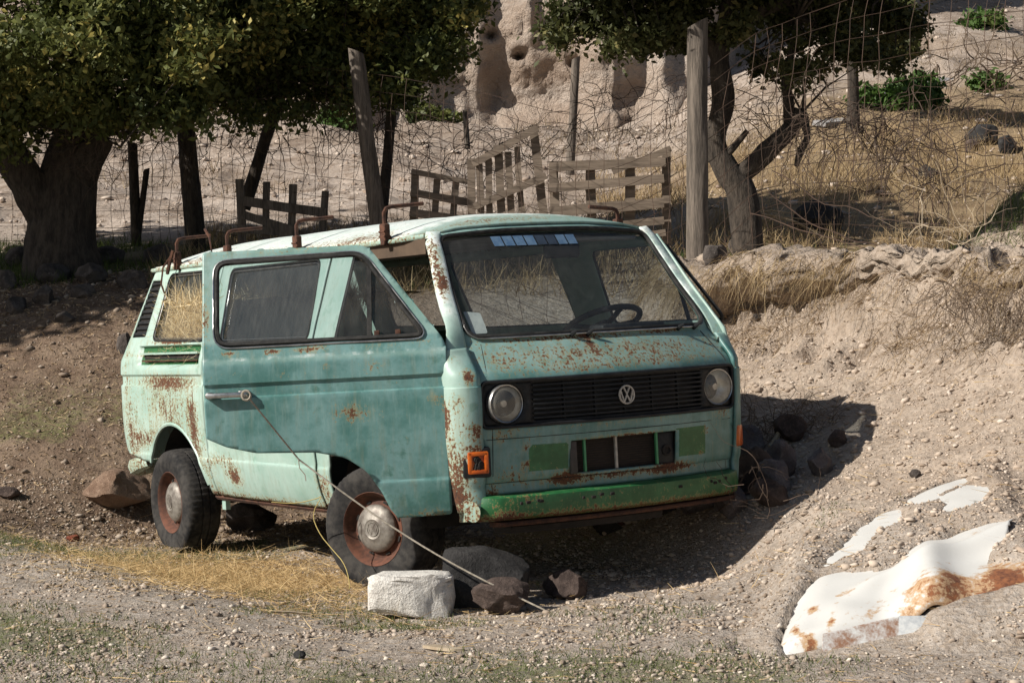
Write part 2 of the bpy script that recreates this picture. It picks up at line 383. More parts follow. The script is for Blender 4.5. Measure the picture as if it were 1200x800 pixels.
def ground_mat():
    m = N('ground_earth', .95); m.b.inputs['Specular IOR Level'].default_value = .15
    n0 = m.noise(.7, 4, .6); n1 = m.noise(4.5, 4, .65); n2 = m.noise(28, 4, .75); vc = m.voro(45, out='Color')
    sp = m.n('ShaderNodeSeparateColor'); m.link(vc, sp.inputs[0])
    grav = m.mix(m.ramp(n1, .3, .7), (.285, .225, .172), (.40, .33, .265))
    grav = m.mix(m.math('MULTIPLY', sp.outputs[0], .5), grav, (.50, .455, .41))
    dirt = m.mix(m.ramp(n1, .3, .7), (.31, .24, .182), (.43, .345, .27))
    dirt = m.mix(m.math('MULTIPLY', sp.outputs[1], .25), dirt, (.54, .47, .40))
    slope = m.mix(m.ramp(n1, .35, .7), (.145, .098, .068), (.245, .178, .126))
    scr = m.mix(m.ramp(n0, .35, .65), (.34, .27, .215), (.50, .42, .355))
    scr = m.mix(m.ramp(n1, .45, .66, 0, .8), scr, (.21, .155, .115))
    dry = m.mix(m.ramp(n1, .3, .7), (.22, .15, .085), (.36, .265, .155))
    grn = m.mix(m.ramp(n2, .35, .65), (.075, .095, .03), (.16, .165, .065))
    c = m.mix(m.attr('slope'), grav, slope); c = m.mix(m.attr('bank'), c, dirt); c = m.mix(m.attr('scree'), c, scr); c = m.mix(m.attr('dry'), c, dry)
    ag = m.attr('green'); c = m.mix(m.ramp(m.math('ADD', m.math('MULTIPLY', ag, .55), m.math('MULTIPLY', n2, .6)), .55, .80, 0, .8), c, grn)
    c = m.mix(m.ramp(n2, .32, .6), m.mix(.38, c, (.06, .045, .034)), c)
    b1 = m.bump(m.math('ADD', n2, m.math('MULTIPLY', n1, 1.6)), 1., .022)
    return m.done(c, .95, b1)
# bump strength may be driven: allow sockets
def _bump(s, h, st=.5, d=.01, nrm=None):
    x = s.n('ShaderNodeBump'); s.put(x.inputs['Strength'], st); x.inputs['Distance'].default_value = d; s.put(x.inputs['Height'], h)
    if nrm is not None: s.link(nrm, x.inputs['Normal'])
    return x.outputs[0]
N.bump = _bump
M['ground'] = ground_mat()
g = finish('ground', np.stack([X, Y, Z], -1).reshape(-1, 3), Fg, M['ground'], None, 180,
           attrs=dict(bank=a_bank.ravel(), scree=a_scree.ravel(), dry=np.clip(a_dry, 0, 1).ravel(), green=np.clip(a_green, 0, 1).ravel(), slope=a_slope.ravel()))
tag(g, kind='structure')
# ------------------------------------------------------------------ cliff at the back
def cliff():
    us = np.concatenate([np.linspace(-26, -6, 60)[:-1], np.linspace(-6, 8, 260), np.linspace(8, 24, 60)[1:]]); zs = np.linspace(2.5, 15, 210); A, B = np.meshgrid(us, zs)
    y = 31.6 + .22*(B-4) + 2.2*fbm(A, B*.6, .12, 31, 3) + 1.1*fbm(A*1.3, B*.5, .33, 32, 4) + .60*fbm(A*1.2, B*.3, .7, 33, 4) + .30*fbm(A*2.2, B*.35, 1.1, 35, 4) + .09*fbm(A, B*1.3, 3.0, 34, 4) + .07*fbm(A, B, 8.5, 36, 3) + .9*np.clip(A-2.4, 0, 20)
    # hollow under the overhang and a few swallow holes
    y += .45*np.exp(-((A-.3)/1.5)**2 - ((B-4.5)/.45)**2)
    y -= .35*np.exp(-((A-.4)/2.4)**2 - ((B-5.9)/.6)**2)
    for a, b in ((.12, 5.25), (1.02, 5.1), (-.35, 5.6)): y += .5*np.exp(-(((A-a)/.09)**2 + ((B-b)/.07)**2))
    y += 3.0*np.exp(-((A+2.3)/.5)**2)*ss(5, 8, B)
    V = np.stack([A, y, B], -1).reshape(-1, 3); n, k = A.shape; I = np.arange(n*k).reshape(n, k)
    Fc = np.stack([I[:-1, :-1], I[:-1, 1:], I[1:, 1:], I[1:, :-1]], -1).reshape(-1, 4)
    m = N('cliff_tuff', .95); n1 = m.noise(.55, 6, .65); n2 = m.noise(3.2, 6, .7); n3 = m.noise(11, 5, .7); st = m.noise(1.2, 6, .65, m.co((.6, .6, 2.2)))
    c = m.mix(m.ramp(n1, .35, .65), (.36, .275, .215), (.50, .41, .335)); c = m.mix(m.ramp(st, .45, .7, 0, .7), c, (.50, .43, .37)); c = m.mix(m.ramp(n2, .55, .75, 0, .7), c, (.28, .20, .145))
    c = m.mix(m.ramp(n3, .5, .75, 0, .5), c, (.56, .48, .41))
    m.b.inputs['Specular IOR Level'].default_value = .1
    h = m.math('ADD', n2, m.math('MULTIPLY', n3, .5)); mt = m.done(c, .95, m.bump(h, 1., .22))
    o = finish('cliff', V, Fc, mt, None, 180); tag(o, kind='structure')
cliff()

# broken, undercut lip along the crest of the bank
def bank_lip():
    prof = [(3.30, .0), (3.05, .045), (2.86, .050), (2.70, .035), (2.58, .0), (2.52, -.06), (2.56, -.12), (2.68, -.17), (2.84, -.22), (3.0, -.30)]
    us = np.arange(-3.4, 3.2, .022); m = 28; t = np.linspace(0, len(prof)-1, m); pw = np.interp(t, range(len(prof)), [p[0] for p in prof]); pz = np.interp(t, range(len(prof)), [p[1] for p in prof])
    U_, K = np.meshgrid(us, np.arange(m), indexing='ij'); W0 = pw[K]; Z0 = pz[K]
    reach = np.clip(.62 + 1.1*fbm(U_, U_*0, .95, 91, 3), .05, 1.25)
    wv = .22*fbm(*[q for q in (.0414 + .535*U_ + .843*2.7, 10.491 - .844*U_ + .536*2.7)], .55, 1, 3)
    Wd = 2.95 + (W0-2.95)*np.where(W0 < 2.95, reach, 1) - wv
    n1 = fbm(U_*1.0, Z0*2 + K*.02, 3.3, 92, 4); n2 = fbm(U_, K*.11, 9., 93, 3)
    n3 = fbm(U_, K*.25, 22., 94, 2); Wd = Wd + (.06*n1 + .05*n2 + .022*n3)*ss(3.25, 2.95, W0)
    x = .0414 + .535*U_ + .843*Wd; y = 10.491 - .844*U_ + .536*Wd
    xc = .0414 + .535*U_ + .843*(3.08-wv); yc = 10.491 - .844*U_ + .536*(3.08-wv); zc = terrain(xc, yc)
    z = zc + Z0*(.7 + .6*reach) + .025*n1 + .022*n2 + .012*n3 - .06*ss(3.1, 3.3, W0) - .02
    V = np.stack([x, y, z], -1).reshape(-1, 3); n = len(us); I = np.arange(n*m).reshape(n, m)
    Fc = np.stack([I[:-1, :-1], I[1:, :-1], I[1:, 1:], I[:-1, 1:]], -1).reshape(-1, 4)
    o = finish('bank_lip', V, Fc, M['ground'], None, 180, attrs=dict(bank=np.ones(n*m), scree=np.zeros(n*m), dry=np.zeros(n*m), green=np.zeros(n*m), slope=np.zeros(n*m))); tag(o, kind='structure')
    return V[(K.ravel() >= 10) & (K.ravel() <= 16)]
LIP = bank_lip()
# ================================================================== the van
# van space: u forward, v to the van's right, z up (origin on the ground under the front axle)
RV = np.array([[.53506, -.84320, -.05210], [-.84395, -.53629, .01212], [.03816, -.03748, .99857]])
TV = np.array([.0414, 10.4911, .0003])
def v2w(p): return RV @ np.asarray(p, float) + TV
van = empty('camper_van')
mw = Matrix.Identity(4)
for i in range(3):
    mw[i][0] = RV[i, 0]; mw[i][1] = -RV[i, 1]; mw[i][2] = RV[i, 2]; mw[i][3] = TV[i]
van.matrix_world = mw.to_translation() and mw
loc_, rot_, _s = mw.decompose(); van.location = loc_; van.rotation_euler = rot_.to_euler(); van.scale = (1, 1, 1)
tag(van, 'abandoned rusty mint green van with its front passenger door hanging open', 'van')
DH = np.array([.80, .88, 0.]); DA = R(57)
def vfin(name, V, F, mat, parent=van, smooth=35, attrs=None, origin=None):
    V = np.array(V, float).reshape(-1, 3)
    o_ = np.zeros(3) if origin is None else np.asarray(origin, float)
    W = V - o_; W[:, 1] *= -1
    F = F[:, ::-1].copy() if isinstance(F, np.ndarray) else [tuple(q)[::-1] for q in F]
    return finish(name, W, F, mat, parent, smooth, attrs=attrs)
def vmb(name, mb, mat, parent=van, smooth=35, origin=None): return vfin(name, mb.v, mb.f, mat, parent, smooth, None, origin)
_S = spl([.28, .33, .38, .46, .58, .80, .98, 1.14, 1.19, 1.26, 1.50, 1.72, 1.80], [.79, .815, .84, .865, .886, .904, .906, .900, .886, .866, .788, .716, .690])
def S(z):
    z = np.asarray(z, float)
    return _S(z) - .013 * ss(.990, 1.000, z) * ss(1.060, 1.050, z) + .007 * ss(.570, .560, z)
_F = spl([.30, .46, .525, .535, .64, .80, .90, 1.00, 1.03, 1.06, 1.12, 1.180, 1.195, 1.215, 1.45, 1.74, 1.80], [.98, .99, .988, .998, 1.010, 1.022, 1.028, 1.028, 1.020, .998, .940, .884, .868, .860, .668, .440, .37])
def Fr(v, z): return _F(z) - .09 * (np.asarray(v, float) / .7) ** 2
FEAT = [.545, .556, .563, .570, .578, .985, .992, 1.000, 1.048, 1.055, 1.062, 1.135, 1.145, 1.16, 1.18]
def gauss(u, z, spots):
    r = np.zeros_like(u)
    for (a, b, su, sz, amp) in spots: r += amp * np.exp(-((u-a)/su)**2 - ((z-b)/sz)**2)
    return r
SIDE_RUST = [(-2.55, 1.02, .45, .05, .50), (-2.5, .85, .45, .18, .42), (-2.12, .74, .07, .2, .5), (-2.35, .70, .1, .05, .55), (-1.62, .47, .10, .06, .75),
             (-1.75, .56, .2, .04, .35), (-2.0, .45, .2, .2, .3), (-1.3, .35, 1.2, .03, .45), (-2.8, 1.18, .3, .02, .5), (-2.45, 1.255, .35, .012, .8), (-2.85, .66, .2, .06, .4), (-3.1, .6, .15, .3, .4), (-1.9, 1.25, .1, .02, .5),
             (-3.15, 1.2, .06, .4, .3), (-.5, .45, .08, .14, .45)]
DOOR_RUST = [(.37, .90, .10, .05, .50), (.0, 1.205, .05, .016, .65), (.15, 1.205, .05, .014, .65), (.23, 1.21, .04, .02, .5), (.52, 1.20, .1, .012, .35), (-.2, 1.20, .06, .02, .5), (-.31, 1.38, .02, .14, .5),
             (.7, 1.215, .07, .012, .45), (.8, .93, .05, .04, .35), (.7, .4, .12, .025, .45), (.05, 1.09, .03, .02, .3), (.25, 1.12, .03, .02, .35), (.48, 1.11, .05, .04, .3), (.1, .985, .02, .01, .3), (.74, .96, .03, .03, .3), (0, 1.68, .4, .012, .3)]
FRONT_RUST = [(.0, 1.12, 1.1, .07, .40), (.62, 1.08, .10, .04, .12), (.30, 1.045, .2, .02, .2), (-.2, 1.05, .5, .015, .35), (.2, 1.195, .45, .012, .45), (.10, 1.17, .02, .03, .45),
              (-.4, 1.20, .1, .01, .5), (.33, .53, .08, .04, .55), (-.3, .53, .12, .03, .5), (0, .52, .45, .02, .45), (.0, .705, .3, .012, .45), (.7, .48, .06, .04, .35), (.0, .775, .6, .01, .25), (.66, .75, .1, .04, .3), (-.66, .76, .1, .03, .25), (.62, .56, .12, .05, .25), (.0, .60, 1.0, .2, .08), (.535, .69, .02, .02, .55), (.535, .60, .02, .02, .55), (-.535, .69, .02, .02, .55), (-.5, .58, .02, .02, .5)]
def attrs_side(u, v, z):
    r = gauss(u, z, SIDE_RUST); t = ss(-1.9, -1.2, u) * .12 + .10 * ss(.6, .5, z)
    g = ss(1.236, 1.228, z) * ss(1.11, 1.125, z) * ss(-2.02, -2.06, u) * ss(-2.97, -2.93, u) * .9
    g = g + .30 * ss(.6, .4, z) * ss(-2.1, -1.7, u)
    return dict(rust=r, teal=t, green=g, white=.18 * ss(1.28, 1.4, z) + .20*ss(-1.9, -2.1, u))
def attrs_door(u, v, z):
    return dict(rust=gauss(u, z, DOOR_RUST), teal=np.where(z > 1.25, .62, .97) - .25 * np.exp(-((z-1.165)/.012)**2), green=.34 * ss(.60, .5, z) + .10*ss(1.0, .8, z) + gauss(u, z, [(.55, 1.1, .12, .07, .36), (-.25, 1.10, .06, .05, .3), (.3, .8, .2, .08, .2), (-.1, .87, .2, .06, .12), (.6, .78, .15, .1, .18)]), white=.45 * np.exp(-((z-1.175)/.02)**2))  # pale band along the ledge under the window: its highlight, put into the paint
def attrs_front(u, v, z):
    up = ss(1.04, 1.07, z)
    bx = lambda a, b, c, d: ((v > a) & (v < b) & (z > c) & (z < d)).astype(float)
    g = bx(.33, .536, .570, .712) + bx(-.541, -.33, .572, .716)
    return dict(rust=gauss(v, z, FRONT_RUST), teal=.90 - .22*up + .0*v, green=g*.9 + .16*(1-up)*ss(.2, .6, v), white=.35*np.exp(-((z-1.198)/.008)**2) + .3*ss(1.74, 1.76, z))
def nz0(p, s): return noise.noise((p[0]*s, p[1]*s, p[2]*s))
def panel(name, outline, holes, lift, h, mat, parent=van, want=(0, 1, 0), thick=.012, attrs=None, rows=(), origin=None, pat=attrs_side, cols=()):
    ol = resample(outline, h); hs = [resample(q, h) for q in holes]
    lo = ol.min(0); hi = ol.max(0)
    xs = list(np.arange(lo[0] + h/2, hi[0], h)); ys = np.arange(lo[1] + h/2, hi[1], h)
    rows = [q for q in rows if lo[1] < q < hi[1]]
    ys = sorted([q for q in ys if all(abs(q - k) > h*.45 for k in rows)] + rows)
    xs = sorted([q for q in xs if all(abs(q - k) > h*.45 for k in cols)] + list(cols))
    G = np.array([(a, b) for b in ys for a in xs])
    k = inside(G, ol); G = G[k]; d = pdist(G, ol)
    for q in hs:
        if len(G):
            k = ~inside(G, q); G = G[k]; d = np.minimum(d[k], pdist(G, q))
    G = G[d > h*.30]
    P = [tuple(q) for q in ol]; E_ = [(i, (i+1) % len(ol)) for i in range(len(ol))]
    for q in hs:
        b = len(P); P += [tuple(w) for w in q]; E_ += [(b+i, b+(i+1) % len(q)) for i in range(len(q))]
    P += [tuple(q) for q in G]
    vs_, _, fs, *_r = delaunay_2d_cdt([Vector(q) for q in P], E_, [], 0, 1e-6)
    V2 = np.array([tuple(q) for q in vs_]); T = np.array([tuple(q) for q in fs])
    c = V2[T].mean(1); k = inside(c, ol)
    for q in hs: k &= ~inside(c, q)
    T = T[k]
    V3 = np.stack(lift(V2[:, 0], V2[:, 1]), 1)
    if thick and pat:
        dn = np.array([.0045*nz0(q, 2.6) + .0022*nz0(q, 7) + (.016*nz0(q, 4.5)*max(0, 1-abs(q[0]+1.75)/.6)*(q[2] < .62) if pat is attrs_side else 0) for q in V3])
        V3[:, 0 if want[0] else 1] += dn*(want[0] or want[1])
    e1 = V3[T[:, 1]] - V3[T[:, 0]]; e2 = V3[T[:, 2]] - V3[T[:, 0]]; nn = np.cross(e1, e2).sum(0)
    if nn @ np.array(want, float) < 0: T = T[:, ::-1].copy()
    A = pat(V3[:, 0], V3[:, 1], V3[:, 2]) if pat else None
    # in (u,v,z) the frame is left-handed: the flip in vfin restores outward normals
    o = vfin(name, V3, T[:, ::-1].copy() if False else T, mat, parent, 40, A, origin)
    if thick:
        md = o.modifiers.new('thickness', 'SOLIDIFY'); md.thickness = thick; md.offset = -1
    return o
sideR = lambda a, b: (a, S(b), b)
def side_off(k, sg=1): return lambda a, b: (a, sg*(S(b) - k), b)
frontL = lambda a, b: (Fr(a, b), a, b)
def front_off(k): return lambda a, b: (Fr(a, b) - k, a, b)
def loop3(poly, lift, h=.03):
    q = resample(poly, h); return np.stack(lift(q[:, 0], q[:, 1]), 1)
def seal(name, poly, lift, r, mat, parent, origin=None):
    return vmb(name, MB().tube(loop3(poly, lift), r, 6, closed=True), mat, parent, 60, origin)
def grow(poly, k):
    p = np.asarray(poly, float); n = len(p); out = []
    area = sum(p[i][0]*p[(i+1) % n][1] - p[(i+1) % n][0]*p[i][1] for i in range(n)); sg = 1 if area > 0 else -1
    for i in range(n):
        t = p[(i+1) % n] - p[i-1]; t = t / (np.linalg.norm(t) + 1e-9); out.append(p[i] + sg*k*np.array([t[1], -t[0]]))
    return out
def arch(cu, cz, r, a0, a1, n=14, sq=1.):
    return [(cu + r*math.cos(R(a0+(a1-a0)*i/n)), cz + sq*r*math.sin(R(a0+(a1-a0)*i/n))) for i in range(n+1)]
# --- window outlines in (u, z)
WIN_S = rpoly([(-1.72, 1.245), (-.60, 1.245), (-.66, 1.66), (-1.80, 1.66)], .05)
WIN_R = rpoly([(-2.77, 1.275), (-1.98, 1.262), (-2.02, 1.668), (-2.735, 1.672)], .05)
WIN_D = rpoly([(-.262, 1.238), (.735, 1.238), (.440, 1.650), (-.262, 1.638)], [.07, .06, .06, .06])
# --- right side: B post, sliding door, rear quarter
B_OUT = [(-.33, .345)] + [(-.36, .345)] + [(-.54, .345), (-.545, 1.705), (-.30, 1.705), (-.30, .85), (-.33, .79), (-.345, .70)]
B_OUT = [(-.54, .345), (-.54, 1.705), (-.29, 1.705), (-.29, .86), (-.335, .80), (-.39, .66), (-.415, .50), (-.42, .345)]
post = panel('centre_post', B_OUT, [], sideR, .03, M['paint'], rows=FEAT)
vmb('door_seal', MB().tube(loop3([(-.295, 1.70), (-.295, .87)], side_off(.004))[:48], .010, 5), M['seal'], post)
SL_OUT = rpoly([(-1.93, .345), (-.555, .345), (-.555, 1.700), (-1.93, 1.700)], .02)
sld = panel('sliding_door', SL_OUT, [WIN_S], lambda a, b: (a, S(b) + .006, b), .025, M['paint'], rows=FEAT)
panel('window_glass', grow(WIN_S, .006), [], side_off(.008), .12, M['glass'], sld, thick=0, pat=None)
seal('window_seal', grow(WIN_S, .004), side_off(-.006), .009, M['seal'], sld); seal('chrome_trim', grow(WIN_S, -.010), side_off(-.006), .003, M['chrome'], sld)
def rearS(a, b):
    a = np.asarray(a, float); b = np.asarray(b, float)
    v = S(b)
    # recessed air intake under the rear window, and the rounded rear corner
    rec = ss(1.242, 1.225, b) * ss(1.10, 1.135, b) * ss(-2.0, -2.04, a) * ss(-2.985, -2.945, a)
    v = v - .030 * rec
    ur = REAR(b); k = np.clip((ur + .20 - a) / .20, 0, 1); v = v - .20 * (1 - np.sqrt(np.clip(1 - k*k, 0, 1)))
    return (a, v, b)
REAR = spl([.40, .70, 1.10, 1.28, 1.72, 1.80], [-3.36, -3.40, -3.40, -3.33, -3.16, -3.10])
z_r = np.linspace(.60, 1.705, 12)
RQ = [(-1.955, .345), (-1.955, 1.705)] + [(float(REAR(z)) + .03, float(z)) for z in z_r[::-1]] + [(-3.15, .55), (-2.97, .52)] + arch(-2.47, .33, .43, 155, 10, 16) + [(-2.04, .345)]
VENT = rpoly([(-3.145, 1.295), (-2.915, 1.295), (-2.862, 1.645), (-3.035, 1.650)], .012)
rq = panel('rear_quarter_panel', RQ, [WIN_R, VENT], rearS, .025, M['paint'], rows=FEAT + [1.10, 1.115, 1.13, 1.145, 1.215, 1.228, 1.24], cols=[-2.04, -2.02, -2.0, -2.985, -2.965, -2.945])
def roff(k): return lambda a, b: (rearS(a, b)[0], rearS(a, b)[1] - k, rearS(a, b)[2])
panel('window_glass', grow(WIN_R, .006), [], roff(.010), .12, M['hayglass'], rq, thick=0, pat=None)
seal('window_seal', grow(WIN_R, .004), roff(0), .009, M['seal'], rq); seal('chrome_trim', grow(WIN_R, -.009), roff(-.002), .003, M['chrome'], rq)
panel('vent_backing', grow(VENT, .01), [], roff(.022), .03, M['dark'], rq, thick=0, pat=None)
for i in range(10):
    z = 1.315 + i*.0345; t = (z - 1.295)/.35
    a0 = -3.143 + .10*t; a1 = -2.917 + .052*t; mb = MB()
    mb.tube([tuple(float(q) for q in rearS(a0 + (a1-a0)*t, z)) for t in (.03, .2, .4, .6, .8, .97)], .0135, 6)
    V = np.array(mb.v); V[:, 1] -= .016; mb.v = [tuple(q) for q in V]
    vmb('vent_slat', mb, M['black'], rq)
# slots and rail in the recess, wheel arch lip
vmb('air_intake_slot', MB().box((-2.47, float(S(1.16)) - .028, 1.168), (.86, .006, .026)), M['dark'], rq)
vmb('slide_rail', MB().box((-2.47, float(S(1.145)) - .018, 1.146), (.86, .022, .008)), M['rust'], rq)
vmb('intake_ledge', MB().box((-2.49, float(S(1.19)) - .012, 1.190), (.90, .030, .012)), M['paint'], rq)
al = arch(-2.47, .33, .43, 155, 10, 24)
vmb('arch_lip', MB().tube([(a, float(S(b)) - .004, b) for a, b in al], .012, 6), M['paint'], rq)
# sill under the sliding door
vmb('side_sill', MB().tube([(-.42, .80, .335), (-1.2, .80, .333), (-2.04, .80, .335)], .022, 6), M['rust'])
vmb('jack_point', MB().box((-1.98, .78, .30), (.05, .03, .09)), M['paint'])
vmb('jack_point', MB().box((-.62, .78, .30), (.05, .03, .07)), M['paint'])
# --- corner strips with the windscreen pillars
zB = [.40, .79, 1.00, 1.06, 1.20, 1.24, 1.30, 1.60, 1.70, 1.735]; vB = [.735, .755, .755, .752, .742, .735, .722, .655, .637, .612]
VB = lambda z: np.interp(z, zB, vB)
def UA(z):
    k = ss(1.08, 1.34, z); return (1-k)*.80 + k*(Fr(VB(z), z) - .022)
def VA(z, near=False):
    k = ss(1.08, 1.34, z); return (1-k)*(np.interp(z, [.4, .55, .75, .95, 1.1, 1.22, 1.4], [.845, .880, .900, .902, .897, .878, .83]) - (.028 if near else np.interp(z, [.4, .8, 1.2], [.050, .082, .075]))) + k*(VB(z) + .060 - .012*ss(1.3, 1.7, z))
def corner(sg, name):
    zs = np.array(sorted(list(np.arange(.40, 1.735, .03)) + [q for q in FEAT if q < 1.5] + [1.735])); n = 10; V = []; rustA = []
    for z in zs:
        a = np.array([float(UA(z)), float(VA(z, sg > 0))]); vb = float(VB(z)); b = np.array([float(Fr(vb, z)), vb])
        c = np.array([max(a[0] + .02, b[0] - .008), a[1]])
        k_ = float(ss(1.08, 1.3, z)); c = c*(1-k_) + k_*np.array([max(a[0], b[0]) + .012, a[1] - .010])
        for k in range(n + 1):
            t = k / n; p = (1-t)**2*a + 2*t*(1-t)*c + t*t*b; V.append((p[0], sg*p[1], z))
    V = np.array(V); Fc = []
    for i in range(len(zs) - 1):
        for k in range(n):
            q = (i*(n+1)+k, i*(n+1)+k+1, (i+1)*(n+1)+k+1, (i+1)*(n+1)+k); Fc.append(q if sg > 0 else q[::-1])
    u, v, z = V.T; t = np.tile(np.linspace(0, 1, n+1), len(zs))
    if sg > 0:
        r = gauss(t, z, [(.25, .62, .35, .18, .36), (.15, .86, .35, .09, .46), (.2, .50, .3, .10, .35), (.6, .58, .3, .1, .22), (.3, 1.12, .4, .04, .2), (.75, 1.03, .15, .03, .75), (.5, .93, .2, .03, .5), (.85, .78, .2, .05, .60), (.8, .69, .25, .025, .6), (.3, 1.62, .5, .12, .50), (.5, 1.47, .4, .07, .62), (0, .9, .1, .5, .35), (.4, .44, .5, .06, .35)])
    else: r = .12 + 0*t
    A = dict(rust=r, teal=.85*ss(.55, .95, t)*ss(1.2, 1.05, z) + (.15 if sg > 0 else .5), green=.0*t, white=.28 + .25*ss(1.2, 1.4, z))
    o = vfin(name, V, np.array(Fc), M['paint'], van, 50, A)
    md = o.modifiers.new('thickness', 'SOLIDIFY'); md.thickness = .02; md.offset = -1
    return o
corner(1, 'windscreen_pillar'); corner(-1, 'windscreen_pillar')
# --- front panel with openings for grille, radiator and windscreen
half = [(.735, .475), (.755, .79), (.755, 1.0), (.752, 1.06), (.742, 1.20), (.735, 1.24), (.722, 1.30), (.655, 1.60), (.637, 1.70), (.612, 1.735), (.50, 1.755), (.25, 1.768)]
FP = half + [(0, 1.77)] + [(-a, b) for a, b in half[::-1]]
WS = rpoly([(-.712, 1.222), (.712, 1.222), (.622, 1.712), (.30, 1.737), (-.30, 1.737), (-.622, 1.712)], [.07, .07, .05, .3, .3, .05])
GR = rpoly([(-.748, .792), (.748, .792), (.748, 1.006), (-.748, 1.006)], .03)
RD = rpoly([(-.325, .540), (.312, .540), (.305, .702), (-.328, .704)], .008)
fp = panel('front_panel', FP, [WS, GR, RD], frontL, .024, M['paint'], want=(1, 0, 0), pat=attrs_front, rows=[.46, .522, .528, .536, 1.02, 1.04, 1.06, 1.172, 1.182, 1.19, 1.197, 1.206, 1.215, .570, .574, .712, .716], cols=[.33, .536, -.33, -.541])
for z in (.735, .528):   # pressed seams
    vmb('panel_seam', MB().tube([(float(Fr(v, z)) + .0005, v, z - .004*0) for v in np.linspace(-.73, .73, 25)], .0022, 4), M['dark'], fp)
for sg in (1, -1):
    vmb('panel_seam', MB().tube([(float(Fr(v, z)) + .0005, sg*v, z) for v, z in zip(np.linspace(.66, .715, 6), np.linspace(1.185, 1.03, 6))], .0018, 4), M['dark'], fp)
    vmb('panel_seam', MB().tube([(float(Fr(.70, z)) + .0005, sg*.70, z) for z in np.linspace(.785, .48, 8)], .0016, 4), M['dark'], fp)
ws = panel('windscreen', grow(WS, .006), [], front_off(.006), .10, M['wsglass'], want=(1, 0, 0), thick=0, pat=None)
seal('windscreen_seal', grow(WS, .006), front_off(-.004), .013, M['seal'], ws)
seal('chrome_trim', grow(WS, .012), front_off(-.012), .0045, M['chrome'], ws)
mb = MB(); P = loop3(rpoly([(.60, 1.235), (.675, 1.235), (.67, 1.345), (.59, 1.335)], .01), front_off(.012)); mb.add(P, [tuple(range(len(P)))])
vmb('windscreen_sticker', mb, M['white'], ws, 0)
# faded blue letter strip along the top edge of the glass
x = .15
for i in range(8):
    P = [(.355 - .062*i, 1.662), (.30 - .062*i, 1.662), (.30 - .062*i, 1.712), (.355 - .062*i, 1.712)]
    mb = MB(); Q = loop3(P, front_off(.001), .08); mb.add(Q, [tuple(range(len(Q)))])
    vmb('letter_block', mb, M['bluedark'] if i in (4, 5) else M['blue'], ws, 0)
# wiper stubs on the cowl
for v in (.18, .085, -.50, -.62):
    vmb('wiper_spindle', MB().tube([(float(Fr(v, 1.20)) - .01, v, 1.195), (float(Fr(v, 1.20)) + .02, v, 1.212), (float(Fr(v, 1.2)) + .03, v - .02, 1.225)], [.010, .011, .006], 7), M['black'], fp)
# --- grille: black moulding, slats, emblem; headlamps
gm = empty('grille'); gm.parent = van
panel('grille_backing', grow(GR, .006), [], front_off(.050), .05, M['black'], gm, want=(1, 0, 0), thick=0, pat=None)
HLH = [[(sg*.632 + .094*math.cos(2*math.pi*k/28), .901 + .094*math.sin(2*math.pi*k/28)) for k in range(28)] for sg in (1, -1)]
SLOT = rpoly([(-.515, .812), (.492, .812), (.492, .990), (-.515, .990)], .008)
panel('grille_moulding', grow(GR, -.002), [SLOT] + HLH, front_off(.008), .035, M['black'], gm, want=(1, 0, 0), thick=.02, pat=None)
seal('grille_rim', GR, front_off(-.002), .009, M['black'], gm)
for i in range(8):
    z = .8235 + i*.0222; mb = MB()
    pts = [(float(Fr(v, z)) - .006, v, z) for v in np.linspace(-.517, .494, 21)]
    vmb('grille_slat', MB().tube(pts, .0062, 5), M['black'], gm)
for v in (-.52 + .17*k for k in range(1, 6)):
    vmb('grille_rib', MB().box((float(Fr(v, .9)) - .020, v, .901), (.018, .006, .178)), M['black'], gm)
def emblem(name, c, r, w, axes, mat, parent, dep=.004):
    """round badge: ring and two stacked letters built from bars; axes = (right, up, out)"""
    a, b, o = [np.array(q, float) for q in axes]; c = np.array(c, float); mb = MB()
    mb.tube([c + r*(math.cos(t)*a + math.sin(t)*b) for t in np.linspace(0, 2*math.pi, 33)[:-1]], w*.5, 5, closed=True)
    Ls = [[(-.42, .86), (0, .06), (.42, .86)], [(-.84, .44), (-.42, -.82), (0, -.02), (.42, -.82), (.84, .44)]]
    for L in Ls:
        for p, q in zip(L[:-1], L[1:]):
            mb.tube([c + r*(p[0]*a + p[1]*b), c + r*(q[0]*a + q[1]*b)], w*.5, 4)
    return vmb(name, mb, mat, parent, 40)
M['badge'] = simple('faded_badge', (.30, .28, .25), (.45, .42, .37), 30, .5, .2, .001)
emblem('emblem', (float(Fr(0, .903)) + .010, -.008, .903), .043, .010, ((0, -1, 0), (-.02, 0, 1), (1, 0, 0)), M['badge'], gm)
for sg in (1, -1):
    v0, z0 = sg*.632, .901; u0 = float(Fr(v0, z0)); yaw = -sg*.10
    hl = empty('headlamp'); hl.parent = van; hl.location = (u0, -v0, z0)
    A = Matrix(((0, 1, 0), (1, 0, 0), (0, 0, 1)))      # lathe axis Y -> u
    def hb(prof, name, mat, n=36):
        mb = MB().lathe(prof, n, (0, 0, 0), A); return vmb(name, mb, mat, hl, 45)
    hb([(.093, -.03), (.094, .000), (.090, .006), (.086, .004), (.085, -.004)], 'chrome_ring', M['chrome'])
    hb([(.086, -.004), (.078, -.03), (.058, -.055), (.03, -.07), (.0005, -.074)], 'reflector', M['refl'])
    hb([(.086, -.002), (.080, .006), (.06, .013), (.03, .017), (.0005, .018)], 'lamp_lens', M['lens'])
    hb([(.0005, -.02), (.016, -.02), (.018, -.03), (.016, -.06)], 'bulb_cap', M['chrome'], 16)
